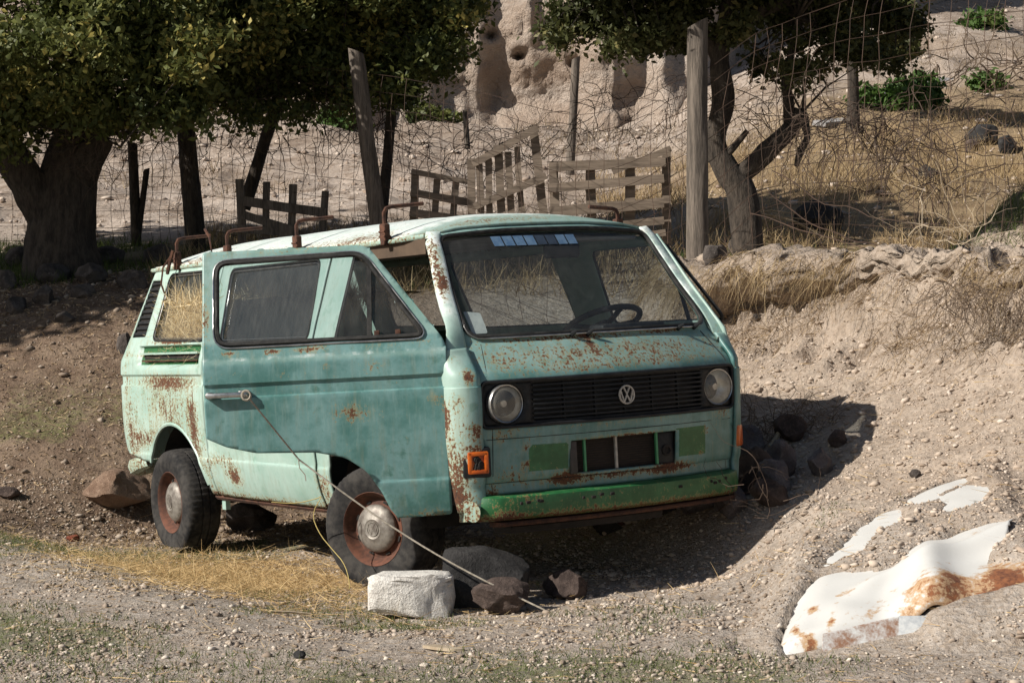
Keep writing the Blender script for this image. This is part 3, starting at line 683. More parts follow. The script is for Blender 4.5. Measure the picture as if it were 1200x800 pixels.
# --- radiator behind the lower opening
rd = empty('radiator_opening'); rd.parent = van
vmb('radiator_core', MB().box((.935, -.05, .62), (.03, .66, .20)), M['radiator'], rd)
for i in range(14):
    z = .548 + i*.0115
    vmb('radiator_fin', MB().box((.9525, -.0, z), (.006, .60, .004)), M['dark'], rd)
vmb('side_box', MB().box((.958, -.275, .62), (.03, .10, .16), bev=.006), M['black'], rd)
vmb('horn', MB().lathe([(.028, 0), (.028, .012), (.018, .014), (.016, .004), (.0005, .004)], 20, (.972, -.275, .61), Matrix(((0, 1, 0), (1, 0, 0), (0, 0, 1)))), M['dark'], rd)
M['green'] = simple('green_paint', (.028, .17, .07), (.06, .26, .12), 9, .5, .2, .002)
for v, mt in ((.215, 'green'), (-.215, 'green'), (.03, 'badge')):
    vmb('upright_bar', MB().box((.975, v, .62), (.012, .012, .165)), M[mt], rd)
vmb('side_flange', MB().box((.985, .29, .62), (.02, .04, .155), bev=.004), M['badge' if False else 'vinyl'], rd)
# --- indicators
near = empty('turn_signal'); near.parent = van; tag(near, 'broken orange turn signal with a dark hole')
su, sv = .905, .785
Rt = Matrix.Rotation(R(-22), 3, 'Z')
def sgl(mb, name, mat): return vmb(name, mb, mat, near)
c0 = Vector((.918, .782, .634))
sgl(MB().box(c0 + Vector((-.012, 0, 0)), (.03, .135, .145), Rt.inverted(), .012), 'black_surround', M['black'])
for d in ((0, .046, 0, .016, .118), (0, -.046, 0, .016, .118)):
    sgl(MB().box(c0 + Rt.inverted() @ Vector((.010, d[1]*.85, 0)), (.022, .020, .100), Rt.inverted(), .004), 'lens_frame', M['orange'])
for d in (.042, -.042):
    sgl(MB().box(c0 + Rt.inverted() @ Vector((.010, 0, d)), (.022, .094, .020), Rt.inverted(), .004), 'lens_frame', M['orange'])
sgl(MB().box(c0 + Rt.inverted() @ Vector((.004, 0, 0)), (.012, .086, .088), Rt.inverted(), .002), 'orange_backing', M['orange'])
mb = MB()
for k in range(9):
    mb.lathe([(.0005, .008), (.014, .007), (.019, -.002)], 9, c0 + Rt.inverted() @ Vector((.010, random.uniform(-.014, .018), random.uniform(-.032, .018))), A)
sgl(mb, 'dark_hole_blob', M['dark'])  # dark blobs imitate the shaded hole inside the broken lens
far = empty('turn_signal'); far.parent = van; tag(far, 'intact orange turn signal')
vmb('orange_lens', MB().box((.895, -.785, .643), (.05, .075, .112), Matrix.Rotation(R(-35), 3, 'Z'), .012), M['orange'], far)
vmb('black_surround', MB().box((.878, -.780, .643), (.045, .09, .125), Matrix.Rotation(R(-35), 3, 'Z'), .01), M['black'], far)
# --- front bumper beam (green), rusty lip below, pale torn end
def beam(prof, name, mat, v0, v1, parent, A=None, bow=.055, n=30):
    vsn = np.linspace(v0, v1, n); V = []; Fc = []; m = len(prof)
    for v in vsn:
        o = Fr(v, .5) - Fr(0, .5) - bow*np.clip((abs(v)-.70)/.12, 0, 1)**2*2.2
        for (a, b) in prof: V.append((a + float(o), v, b))
    for i in range(n-1):
        for k in range(m-1): Fc.append((i*m+k, i*m+k+1, (i+1)*m+k+1, (i+1)*m+k))
    Fc.append(tuple(range(m))); Fc.append(tuple((n-1)*m+k for k in range(m))[::-1])
    V = np.array(V); at_ = None
    if A: at_ = A(V[:, 0], V[:, 1], V[:, 2])
    return vfin(name, V, Fc, mat, parent, 40, at_)
bmpA = lambda u, v, z: dict(rust=.12 + .34*ss(.40, .37, z) + gauss(v, z, [(.55, .44, .04, .03, .5), (.35, .42, .03, .02, .35), (-.5, .44, .03, .02, .4), (.68, .40, .05, .05, .4)]), teal=.3+0*u, green=1.05*ss(.79, .77, v) + 0*u, white=0*u)
bm_ = beam([(.96, .475), (1.045, .468), (1.056, .460), (1.062, .40), (1.052, .368), (1.02, .352), (.95, .345)], 'front_bumper', M['paint'], -.835, .80, van, bmpA)
beam([(.93, .345), (1.028, .343), (1.034, .335), (1.02, .322), (.93, .318)], 'bumper_lip', M['rust'], -.79, .69, bm_)
beam([(.80, .315), (.965, .312), (.955, .28), (.80, .275)], 'chassis_rail', M['dark'], -.25, .60, van)
for (v, z) in [(.60, .43), (.565, .432), (.515, .437), (.50, .433), (.28, .43), (.225, .428), (.18, .437), (.12, .435), (-.30, .43), (-.52, .435), (-.545, .425), (-.58, .43), (-.63, .44), (-.75, .44)]:
    o = float(Fr(v, .5) - Fr(0, .5)); vmb('bolt_hole', MB().box((1.059 + o, v, z), (.010, .024 if random.random() < .5 else .014, .014), bev=.003), M['dark'], bm_)
# torn pale end piece: a thin curled plate
ol = rpoly([(.005, .462), (.0, .41), (.018, .372), (.05, .352), (.082, .366), (.092, .41), (.07, .45)], .018); mb = MB()
Pn = [(.865 + a*.80, .845 - a*.55 - .25*a*a, b) for a, b in ol]; k = len(Pn); Pb = [(p[0] - .012, p[1] - .008, p[2]) for p in Pn]
mb.add(Pn + Pb, [tuple(range(k)), tuple(range(k, 2*k))[::-1]] + [(i, k+i, k+(i+1) % k, (i+1) % k) for i in range(k)])
V = np.array(mb.v); n_ = len(V)
vfin('bumper_end', V, mb.f, M['paint'], bm_, 40, dict(rust=np.full(n_, .40), teal=np.full(n_, .2), green=np.zeros(n_), white=np.full(n_, .0)))
# --- roof
def roof():
    nu, nv = 76, 45; V = []
    for i in range(nu):
        s = (i/(nu-1))**1.25
        for j in range(nv):
            t = -1 + 2*j/(nv-1); a = abs(t)
            vf = .700*t; zt = float(np.interp(abs(vf), [0, .25, .50, .612, .66, .70], [1.770, 1.768, 1.755, 1.735, 1.728, 1.722]))
            uf = float(Fr(vf, zt)) + .002 - .10*max(0, (abs(vf)-.60)/.10)**1.5; ur = -3.10 + .10*a**4
            u = uf + (ur-uf)*s; d = uf-u; e = u-ur
            v = t*(.700 + .022*min(1, d/.5))
            ze = zt + (1.722-zt)*min(1, d/.6)
            cr = .138*(1 - a**2.4) * (1-math.exp(-d/.30)) * (1-math.exp(-(e+.03)/.16))
            rib = sum(.012*math.exp(-((u-ru)/.035)**2) for ru in (-.38, -1.22, -2.05, -2.6))*(1-a**8)
            z = ze + cr - rib + (.006*noise.noise((u*1.3, v*1.5, 3)) + .004*noise.noise((u*4, v*4, 1)))*(1-a**6)*min(1, d/.2)
            V.append((u, v, z))
    Fc = [(i*nv+j, (i+1)*nv+j, (i+1)*nv+j+1, i*nv+j+1) for i in range(nu-1) for j in range(nv-1)]
    V = np.array(V); u, v, z = V.T
    A = dict(rust=.10 + .26*ss(.60, .71, np.abs(v)) + gauss(u, v, [(-.3, .62, .25, .08, .30), (-2.3, .6, .15, .1, .35), (.32, .3, .06, .4, .3)]), teal=.45*ss(.05, .35, u), green=0*u, white=.80 - .5*ss(.0, .38, u))
    o = vfin('roof', V, np.array(Fc), M['paint'], van, 60, A)
    md = o.modifiers.new('thickness', 'SOLIDIFY'); md.thickness = .012; md.offset = -1
    return o
rf = roof()
for sg in (1, -1):
    pts = [(u, sg*(.722 - .05*max(0, (u-.16)/.22)**2), 1.716 + .012*max(0, (u-.1)/.3)) for u in np.linspace(-3.06, .36, 40)]
    mb = MB().tube(pts, .013, 6); V = np.array(mb.v)
    n_ = len(V); vfin('rain_gutter', V, mb.f, M['paint'], rf, 60, dict(rust=np.full(n_, .34), teal=np.full(n_, .1), green=np.zeros(n_), white=np.full(n_, .3)))
# header lining and roof liner
vmb('headliner', MB().box((-1.4, 0, 1.715), (3.3, 1.30, .012)), M['trim'])
vmb('door_header', MB().box((.06, .655, 1.675), (.68, .10, .075)), M['browntrim'])
# rusty brackets of a lost roof rack
def bracket(u, sg, h, arm):
    mb = MB(); v = sg*.735
    mb.box((u, v, 1.765), (.06, .035, .09), bev=.008)
    mb.box((u, v - sg*.005, 1.725), (.045, .05, .05), bev=.008)
    mb.tube([(u, v, 1.79), (u, v, 1.76 + h - .03), (u+.004, v - sg*.012, 1.76 + h - .008), (u+.01, v - sg*.04, 1.76 + h), (u + .02, v - sg*arm, 1.76 + h + .012)], .011, 7)
    for k in (.745, .77): mb.tube([(u - .03, v + sg*.016, k + 1.0), (u + .03, v + sg*.016, k + 1.0)], .006, 5)
    vmb('roof_rack_bracket', mb, M['rust'], rf)
for u in (-2.62, -1.87, -.95, .05): bracket(u, 1, .135, .22)
bracket(.02, -1, .105, .20); bracket(-1.9, -1, .12, .2)
vmb('bent_aerial_wire', MB().tube([(-2.16, .70, 1.72), (-2.16, .71, 1.82), (-2.2, .70, 1.88), (-2.28, .69, 1.93)], [.006, .005, .007, .009], 5), M['rust'], rf)
vmb('frayed_strap', MB().tube([(-2.64, .76, 1.80), (-2.70, .80, 1.72), (-2.72, .81, 1.62), (-2.70, .80, 1.56)], .006, 5), M['rust'], rf)
vmb('frayed_strap', MB().tube([(-2.60, .77, 1.82), (-2.62, .79, 1.74), (-2.66, .79, 1.68)], .012, 5), M['rust'], rf)
# --- left side (one pressed side with three windows)
def sideLf(a, b):
    q = rearS(a, b); return (q[0], -(S(b) - (S(b) - q[1])*ss(-2.9, -3.2, a) - .085*ss(.25, .85, a)), b)
WIN_DL = rpoly([(-.25, 1.238), (.735, 1.238), (.43, 1.650), (-.25, 1.650)], .05)
LQ = [(.83, .40), (.83, 1.20)] + [(.78, 1.26), (.415, 1.705)] + [(float(REAR(z)) + .03, float(z)) for z in z_r[::-1]] + [(-3.15, .55), (-2.97, .52)] + arch(-2.47, .33, .43, 155, 10, 14) + [(-2.04, .345), (-.42, .345)] + arch(0, .30, .43, 170, 12, 14) + [(.45, .39)]
ls = panel('left_side_panel', LQ, [WIN_S, WIN_R, WIN_DL], sideLf, .05, M['paint'], want=(0, -1, 0), rows=[])
for w in (WIN_S, WIN_R, WIN_DL):
    panel('window_glass', grow(w, .006), [], lambda a, b: (a, -(S(b) - .008), b), .15, M['glass'], ls, want=(0, -1, 0), thick=0, pat=None)
    seal('window_seal', grow(w, .004), lambda a, b: (a, -S(b), b), .010, M['seal'], ls)
vmb('vent_window_bar', MB().tube([(.44, -.868, 1.24), (.44, -.74, 1.645)], .012, 6), M['seal'], ls)
# --- rear end
V = []; zs = np.linspace(.50, 1.715, 24)
for z in zs:
    for t in np.linspace(-1, 1, 15):
        vmax = float(rearS(float(REAR(z))+.03, z)[1]); V.append((float(REAR(z)) + .03*t**4 - .0, vmax*t, z))
Fc = [(i*15+j, i*15+j+1, (i+1)*15+j+1, (i+1)*15+j) for i in range(23) for j in range(14)]
V = np.array(V); n_ = len(V)
vfin('tailgate', V, np.array(Fc), M['paint'], van, 50, dict(rust=np.full(n_, .2), teal=np.zeros(n_), green=np.zeros(n_), white=np.full(n_, .3)))
mb = MB(); mb.tube([(-2.98, .84, .50), (-3.10, .855, .49), (-3.22, .845, .47), (-3.33, .78, .46), (-3.42, .65, .46), (-3.43, 0, .46), (-3.42, -.65, .46), (-3.34, -.82, .46), (-3.1, -.86, .48)], [.03, .042, .05, .052, .05, .05, .05, .05, .04], 8)
V = np.array(mb.v); V[:, 2] = .475 + (V[:, 2] - .475)*1.15; V[:, 2] += [.012*noise.noise((p[0]*9, p[1]*9, p[2]*9)) for p in V]; n_ = len(V)
rb = vfin('rear_bumper', V, mb.f, M['paint'], van, 40, dict(rust=np.full(n_, .36), teal=np.zeros(n_), green=np.full(n_, .1), white=np.full(n_, .2)))
# --- underbody, wheel housings, floor
vmb('floor_pan', MB().box((-1.45, 0, .40), (3.3, 1.56, .06), bev=.02), M['dark'])
vmb('front_floor', MB().box((.55, 0, .44), (.70, 1.50, .05)), M['dark'])
for cu in (0., -2.47):
    for sg in (1, -1):
        mb = MB(); pr = arch(cu, .33, .44, 185, -5, 16); V = []
        for a, b in pr: V += [(a, sg*.80, b), (a, sg*.50, b)]
        mb.add(V, [(2*i, 2*i+1, 2*i+3, 2*i+2) for i in range(16)]); k = len(mb.v)
        mb.add([(cu, sg*.50, .33)] + [(a, sg*.50, b) for a, b in pr], [(0, i+1, i+2) for i in range(16)])
        vmb('wheel_housing', mb, M['dark'])
for cu in (0., -2.47): vmb('axle', MB().tube([(cu, .70, .28), (cu, .3, .30), (cu, -.3, .30), (cu, -.7, .28)], .045, 8), M['dark'])
# --- cabin
db = vmb('dashboard', MB().box((.56, 0, 1.13), (.30, 1.42, .14), bev=.04), M['black'])
vmb('instrument_hood', MB().box((.52, -.38, 1.215), (.20, .40, .06), bev=.02), M['black'], db)
vmb('cowl_shelf', MB().box((.72, 0, 1.165), (.14, 1.34, .03)), M['black'], db)
sw = empty('steering_wheel'); sw.parent = van; c = Vector((.33, -.38, 1.245)); ax = Vector((-.45, 0, 1)).normalized(); e1 = Vector((0, 1, 0)); e2 = ax.cross(e1).normalized()
vmb('wheel_rim', MB().tube([c + .205*(math.cos(t)*e1 + math.sin(t)*e2) for t in np.linspace(0, 2*math.pi, 41)[:-1]], .016, 8, closed=True), M['black'], sw)
for t in (0, math.pi, -math.pi/2 + .0): vmb('wheel_spoke', MB().tube([c - ax*.03, c + .2*(math.cos(t)*e1 + math.sin(t)*e2)], .014, 6), M['black'], sw)
vmb('wheel_boss', MB().tube([c - ax*.06, c], .05, 12), M['black'], sw)
vmb('steering_column', MB().tube([c - ax*.05, (.56, -.38, 1.0)], .03, 8), M['black'], sw)
for sg in (1, -1):
    st = empty('front_seat'); st.parent = van
    vmb('seat_cushion', MB().box((-.02, sg*.42, .82), (.50, .50, .15), bev=.05), M['vinyl'], st)
    vmb('seat_back', MB().box((-.28, sg*.42, .98), (.12, .46, .36), Matrix.Rotation(R(-10), 3, 'Y'), .05), M['vinyl'], st)
    vmb('seat_base', MB().box((-.02, sg*.42, .60), (.44, .40, .32), bev=.02), M['dark'], st)
vmb('rear_view_mirror', MB().box((.40, -.10, 1.63), (.02, .22, .07), bev=.012), M['black'])
vmb('sun_visor', MB().box((.33, -.36, 1.690), (.16, .42, .02), bev=.006), M['trim'])
# --- open front door: built closed, hung on its hinge
DO = rpoly([(-.325, .81), (-.325, 1.69), (.462, 1.688), (.826, 1.205), (.822, 1.0), (.812, .392), (.555, .386), (.522, .431), (.484, .52), (.421, .618), (.325, .688), (.186, .719), (-.095, .73), (-.233, .765)], [.01, .02, .05, .05, 0, .02, .01, 0, .02, .03, .03, .02, .02, .02])
door = panel('front_door', DO, [WIN_D], sideR, .018, M['paint'], origin=DH, pat=attrs_door, rows=FEAT, thick=.010)
door.location = (DH[0], -DH[1], 0); door.rotation_euler = (0, 0, DA)
panel('inner_panel', grow(DO, -.02), [grow(WIN_D, .01)], side_off(.045), .06, M['paint'], door, origin=DH, pat=attrs_door, thick=.006, want=(0, -1, 0))
E3 = loop3(grow(DO, -.006), sideR, .04); E4 = loop3(grow(DO, -.014), side_off(.045), .04)
n_ = min(len(E3), len(E4)); 
Ea = np.array(resample(grow(DO, -.006), .04)); V = []
for a, b in Ea: V += [(a, float(S(b)) - .006, b), (a, float(S(b)) - .046, b)]
n_ = len(Ea); z0 = np.zeros(2*n_)
vfin('door_edge', np.array(V), np.array([(2*i, 2*i+1, 2*((i+1) % n_)+1, 2*((i+1) % n_)) for i in range(n_)]), M['paint'], door, 40, dict(rust=z0+.38, teal=z0+.5, green=z0, white=z0+.1), DH)
panel('door_glass', grow(WIN_D, .006), [], side_off(.018), .12, M['glass'], door, origin=DH, thick=0, pat=None)
seal('window_seal', grow(WIN_D, -.006), side_off(.002), .013, M['seal'], door, DH)
seal('chrome_trim', grow(WIN_D, .010), side_off(-.005), .0045, M['chrome'], door, DH)
vmb('vent_window_bar', MB().box(((.468), float(S(1.44)) - .016, 1.44), (.022, .022, .41), Matrix.Rotation(math.atan((.866-.74)/.41), 3, 'X') @ Matrix.Rotation(0.02, 3, 'Y')), M['seal'], door, origin=DH)
vmb('vent_latch', MB().box((.60, float(S(1.42)) - .03, 1.415), (.03, .02, .03), bev=.006), M['white'], door, origin=DH)
for a in (.50, .60): vmb('vent_hinge', MB().box((a, float(S(1.25)) - .012, 1.262), (.026, .016, .03), bev=.004), M['rust'], door, origin=DH)
hs = float(S(1.03)) + .035
dh = vmb('door_handle', MB().box((-.215, hs + .006, 1.010), (.195, .026, .026), bev=.008), M['chrome'], door, origin=DH)
vmb('handle_mount', MB().box((-.135, hs - .018, 1.012), (.045, .06, .036), bev=.008), M['chrome'], dh, origin=DH)
vmb('handle_mount', MB().box((-.295, hs - .020, 1.010), (.030, .055, .034), bev=.008), M['chrome'], dh, origin=DH)
# --- wheels
def wheel(cu, cv, cz, sg, steer, flat, camber=0):
    w = empty('road_wheel'); w.parent = van; w.location = (cu, -cv, cz); w.rotation_euler = (camber, 0, steer)
    def part(prof, name, mat, n=56, fl=0, tread=False):
        mb = MB().lathe([(a, sg*b) for a, b in prof], n); V = np.array(mb.v)
        if tread:
            r = np.hypot(V[:, 0], V[:, 2]); k = np.arange(len(V)) % n
            q = 1 - .0045/.32*((k % 3) == 0)*ss(.300, .312, r); V[:, 0] *= q; V[:, 2] *= q
        if fl:
            low = V[:, 2] < -fl
            V[low, 1] *= 1 + .9*np.clip((-fl - V[low, 2])/.06, 0, 1)*0.35
            V[low, 2] = -fl - (-fl - V[low, 2])*.12
        return vfin(name, V, mb.f, mat, w, 40)
    t = part([(.182, -.10), (.20, -.105), (.255, -.112), (.290, -.106), (.312, -.088), (.318, -.06), (.320, -.03), (.311, -.027), (.311, -.021), (.320, -.018), (.321, 0), (.320, .018), (.311, .021), (.311, .027), (.320, .03), (.318, .06), (.312, .088), (.302, .099), (.290, .106), (.284, .106), (.272, .110), (.255, .112), (.225, .110), (.200, .105), (.182, .10)], 'tyre', M['rubber'], 168, flat, True)
    rim = part([(.183, -.09), (.172, -.08), (.165, 0), (.168, .06), (.178, .085), (.188, .094), (.190, .100), (.186, .104), (.180, .098), (.172, .085), (.160, .060), (.150, .048), (.120, .052), (.10, .060), (.06, .066), (.0005, .066)], 'rim', M['steel'])
    part([(.120, .056), (.122, .066), (.117, .076), (.100, .088), (.078, .097), (.055, .101), (.050, .104), (.045, .101), (.02, .104), (.0005, .104)], 'hubcap', M['hub'])
    # slots in the steel disc and hubcap emblem
    for k in range(8):
        a = 2*math.pi*(k+.5)/8
        vmb('rim_slot', MB().box((.137*math.cos(a), sg*.052, .137*math.sin(a)), (.012, .008, .030), Matrix.Rotation(-a, 3, 'Y'), .003), M['dark'], rim)
    c = np.array([0, sg*.103, 0]); 
    emblem('hub_emblem', c, .034, .007, ((-sg, 0, 0), (0, 0, 1), (0, sg, 0)), M['hub'], w)
    return w
def steerw(a): return a
wheel(.006, .80, .278, 1, R(24), .275)
wheel(0, -.80, .30, -1, R(24), 0)
wheel(-2.462, .835, .285, 1, 0, .262)
wheel(-2.462, -.80, .30, -1, 0, 0)
# ================================================================== things around the van
def nz(p, s=1., k=0): return noise.noise((p[0]*s + k*7.1, p[1]*s - k*3.3, p[2]*s + k*1.7))
M['wood'] = simple('weathered_wood', (.050, .040, .031), (.185, .150, .120), 6, .9, 1., .015, stretch=(5, 5, .45), lo=.34, hi=.66)
M['plank'] = simple('grey_planks', (.085, .063, .046), (.27, .21, .158), 5, .9, .7, .004, stretch=(.5, 5, 5), lo=.3, hi=.7)
M['wire'] = simple('rusty_wire', (.030, .018, .012), (.075, .042, .027), 9, .9, .1, .001)
M['bark'] = simple('tree_bark', (.020, .015, .011), (.085, .066, .050), 9, .95, 1., .035, stretch=(2.5, 2.5, .6))
M['twig'] = simple('dead_twigs', (.085, .058, .040), (.20, .145, .10), 9, .9, .3, .002)
M['paletwig'] = simple('dry_canes', (.30, .23, .15), (.44, .36, .26), 9, .9, .2, .002)
M['rope'] = simple('grey_rope', (.22, .19, .15), (.42, .37, .30), 60, .9, .6, .002)
M['yellow'] = simple('yellow_string', (.36, .27, .08), (.44, .35, .13), 30, .8, .2, .001)
def stone_mat(name, a, b, sc=7, bump=.8):
    m = N(name, .93); m.b.inputs['Specular IOR Level'].default_value = .2
    n1 = m.noise(sc*.6, 5, .6); n2 = m.noise(sc*4, 6, .7); n3 = m.noise(sc*18, 4, .7); mid = tuple((p+q)/2 for p, q in zip(a, b))
    c = m.mix(m.ramp(n1, .35, .65), a, b); c = m.mix(m.ramp(n2, .5, .7, 0, .7), c, tuple(q*1.25 for q in b)); c = m.mix(m.ramp(n3, .5, .72, 0, .75), c, tuple(q*.55 for q in a)); c = m.mix(m.ramp(n2, .28, .42, .5, 0), c, tuple(q*.5 for q in mid))
    return m.done(c, .93, m.bump(m.math('ADD', n2, m.math('MULTIPLY', n3, .5)), 1., .03*bump))
M['rk_pale'] = simple('pale_limestone', (.50, .465, .42), (.72, .685, .63), 26, .93, 1., .02, lo=.36, hi=.58)
M['rk_brown'] = stone_mat('brown_rock', (.20, .125, .085), (.36, .25, .18))
M['rk_dark'] = stone_mat('dark_basalt', (.022, .021, .021), (.055, .052, .050), 5, .4)
M['rk_lava'] = stone_mat('purple_brown_lava', (.075, .055, .048), (.17, .125, .105), 16)
M['rk_grey'] = stone_mat('grey_field_stone', (.062, .052, .047), (.155, .132, .116))
M['rk_grey2'] = stone_mat('purple_grey_stone', (.12, .10, .10), (.24, .21, .205))
M['rk_red'] = stone_mat('red_brick_bit', (.20, .06, .035), (.30, .10, .06))
_bm = bmesh.new(); bmesh.ops.create_icosphere(_bm, subdivisions=4, radius=1); _bm.verts.index_update()
ICO_V = np.array([tuple(v.co) for v in _bm.verts]); ICO_F = np.array([tuple(v.index for v in f.verts) for f in _bm.faces]); _bm.free()
def rock(name, c, dims, mat, seed, label, cat='rock', group=None, rot=0, box=0., cuts=9, rough=.10, sink=.12, tilt=(0, 0)):
    r = np.random.default_rng(seed); V = ICO_V.copy()
    if box: V = np.sign(V)*np.abs(V)**(1-box); V /= np.abs(V).max(1).max()
    for _ in range(cuts):
        n = r.normal(size=3); n /= np.linalg.norm(n); d = r.uniform(.62, .86); k = V @ n - d; V = V - np.clip(k, 0, None)[:, None]*n
    V = V*(1 + rough*np.array([nz(p, 1.6, seed) + .5*nz(p, 4.2, seed) + .34*nz(p, 9, seed) + .22*nz(p, 21, seed) for p in V])[:, None])
    V = V/np.array([np.ptp(V[:, i])/2 for i in range(3)]); V = V*np.array(dims)/2
    Rm = Matrix.Rotation(rot, 3, 'Z') @ Matrix.Rotation(tilt[0], 3, 'X') @ Matrix.Rotation(tilt[1], 3, 'Y'); V = V @ np.array(Rm).T
    z0 = V[:, 2].min(); V[:, 2] -= z0
    g_ = c[2] if len(c) > 2 and c[2] is not None else gz(c[0], c[1])
    o = finish(name, V, ICO_F, mat, None, 32, (c[0], c[1], g_ - sink*dims[2])); return tag(o, label, cat, group)
def gpix(px, py):
    """ground point under a photo pixel"""
    ys_ = np.linspace(6.5, 60, 5000); P = np.array([tuple(at(px, py, y)) for y in ys_[::10]])
    h = terrain(P[:, 0], P[:, 1]); i = np.argmax(P[:, 2] < h); i = max(i, 1)
    ya, yb = ys_[::10][i-1], ys_[::10][i]; Q = np.array([tuple(at(px, py, y)) for y in np.linspace(ya, yb, 40)]); h = terrain(Q[:, 0], Q[:, 1]); j = int(np.argmax(Q[:, 2] < h))
    return Q[j]
# --- stones around the wheel
rock('limestone_block', (at(482, 720, 9.1).x, 9.12), (.39, .25, .235), M['rk_pale'], 3, 'pale squared limestone block wedged by the front wheel', 'stone', box=.66, cuts=4, rough=.09, rot=R(-7), sink=.12)
rock('dark_boulder', (at(570, 705, 9.35).x, 9.36), (.44, .32, .32), M['rk_dark'], 18, 'smooth blackish boulder between the pale block and the brown rock', 'rock', cuts=26, rough=.06, rot=R(20), sink=.14)
rock('lava_rock', (at(587, 725, 9.05).x, 9.12), (.27, .24, .19), M['rk_lava'], 5, 'rough purple-brown rock where the rope ends', 'rock', cuts=8, rough=.16)
rock('lava_rock', (at(664, 700, 9.5).x, 9.5), (.22, .2, .16), M['rk_lava'], 15, 'small brown rock lying in the shadow under the bumper', 'rock', rough=.16)
p = gpix(133, 604)
rock('brown_rock', (p[0], p[1] + .1), (.46, .34, .28), M['rk_brown'], 21, 'angular reddish brown rock behind the rear wheel', 'rock', cuts=14, rough=.08, rot=.3)
p = gpix(285, 622); rock('grey_rock', (p[0] + .05, p[1]), (.34, .3, .24), M['rk_grey'], 31, 'grey-brown rock in the shade under the sliding door', 'rock', rough=.12)
p = gpix(86, 634); rock('brick_fragment', (p[0], p[1]), (.085, .06, .05), M['rk_red'], 41, 'small red brick fragment lying on the gravel', 'brick bit', cuts=10)
p = gpix(351, 772); rock('dark_pebble', (p[0], p[1]), (.05, .045, .04), M['rk_dark'], 42, 'single dark pebble on the gravel at the bottom edge', 'stone')
rock('dark_clod', tuple(gpix(8, 583)[:2]), (.17, .12, .09), M['rk_lava'], 43, 'dark clod at the left edge of the gravel', 'stone')
# rubble in the hollow beside the van's front corner
for i, (px, py, w, h) in enumerate([(885, 560, 60, 55), (920, 545, 45, 50), (912, 562, 42, 48), (905, 590, 50, 30), (965, 548, 36, 30), (880, 520, 40, 35), (930, 515, 40, 30), (860, 600, 55, 35), (820, 600, 50, 28), (985, 520, 26, 20)]):
    p = gpix(px, py + h*.4); k = p[1]/FPX
    rock('rubble_stone', (p[0], p[1] + .1), (w*k, w*k*.8, h*k*1.1), M['rk_grey2'] if i % 3 else M['rk_lava'], 60+i, ['large grey stone nearest the bumper end in the shaded rubble', 'upright grey stone in the middle of the shaded rubble', 'tall grey slab stone at the right of the shaded rubble', 'low stone at the foot of the shaded rubble', 'small stone at the upper right of the shaded rubble', 'stone close beside the orange turn signal', 'brown stone under the pale stick in the rubble', 'broad stone just under the bumper end', 'flat dark stone in the shade below the bumper', 'little stone at the sunlit rim of the rubble'][i], 'stone', 'rubble in the hollow beside the van', rot=i*1.1, cuts=14, tilt=(.3*math.sin(i*2.), .4*math.cos(i*3.)))
# stones at the foot of the big tree
TS = [(20, 303, 34, 26), (62, 322, 44, 24), (104, 322, 52, 26), (150, 330, 40, 24), (182, 300, 36, 26), (15, 362, 36, 20), (48, 350, 34, 26), (92, 345, 30, 18), (128, 300, 40, 22), (5, 330, 30, 24), (72, 378, 24, 14), (152, 332, 26, 18), (205, 318, 26, 16), (142, 410, 22, 26)]
TL = ['dark stone at the left edge below the trunk', 'wide dark stone at the foot of the big trunk', 'long flat stone right of the big trunk foot', 'stone between the trunk and the van roof', 'rounded stone below the thin dark stakes', 'pale stone at the left edge of the slope', 'upright stone lower left of the trunk', 'small stone below the long flat one', 'stone against the right root of the trunk', 'dark boulder cut by the left edge of the picture', 'little pale stone alone on the slope', 'stone close to the van rear corner', 'small stone beside the rusty rack bracket', 'tilted stone right behind the van rear pillar']
for i, (px, py, w, h) in enumerate(TS):
    p = gpix(px, py + h*.4); k = p[1]/FPX
    rock('field_stone', (p[0], p[1] + .1), (w*k, w*k*.75, h*k*1.25), M['rk_grey'], 90+i, TL[i], 'stone', 'stones at the foot of the big tree', rot=i*.9, cuts=22, sink=.3)
# rocks on the bank and in the dry grass
for i, (px, py, w, h, mt, lb) in enumerate([(838, 305, 30, 30, 'rk_grey', 'grey stone in the bank right of the thick post'), (868, 292, 34, 28, 'rk_grey', 'earthy lump on the bank crest below the tree trunk'), (1155, 160, 40, 24, 'rk_dark', 'largest of the dark rocks in the dry grass'), (1180, 172, 26, 22, 'rk_dark', 'dark rock right of the largest one in the dry grass'), (1140, 172, 20, 16, 'rk_lava', 'small dark rock left of the larger ones in the dry grass'), (776, 296, 26, 16, 'rk_pale', 'pale stone left of the thick post'), (888, 380, 12, 8, 'rk_grey', 'small bluish stone on the bank face'), (1075, 560, 14, 10, 'rk_grey', 'stone on the bank above the buried panel'), (1090, 205, 30, 20, 'rk_dark', 'dark stone in the shaded hollow behind the bank'), (960, 255, 60, 34, 'rk_dark', 'broad dark boulder in the shaded hollow beside the tree')]):
    p = gpix(px, py + h*.4); k = p[1]/FPX
    rock('bank_stone', (p[0], p[1] + .05), (w*k, w*k*.8, h*k*1.2), M[mt], 120+i, lb, 'stone', rot=i*1.3, cuts=10, sink=.2)
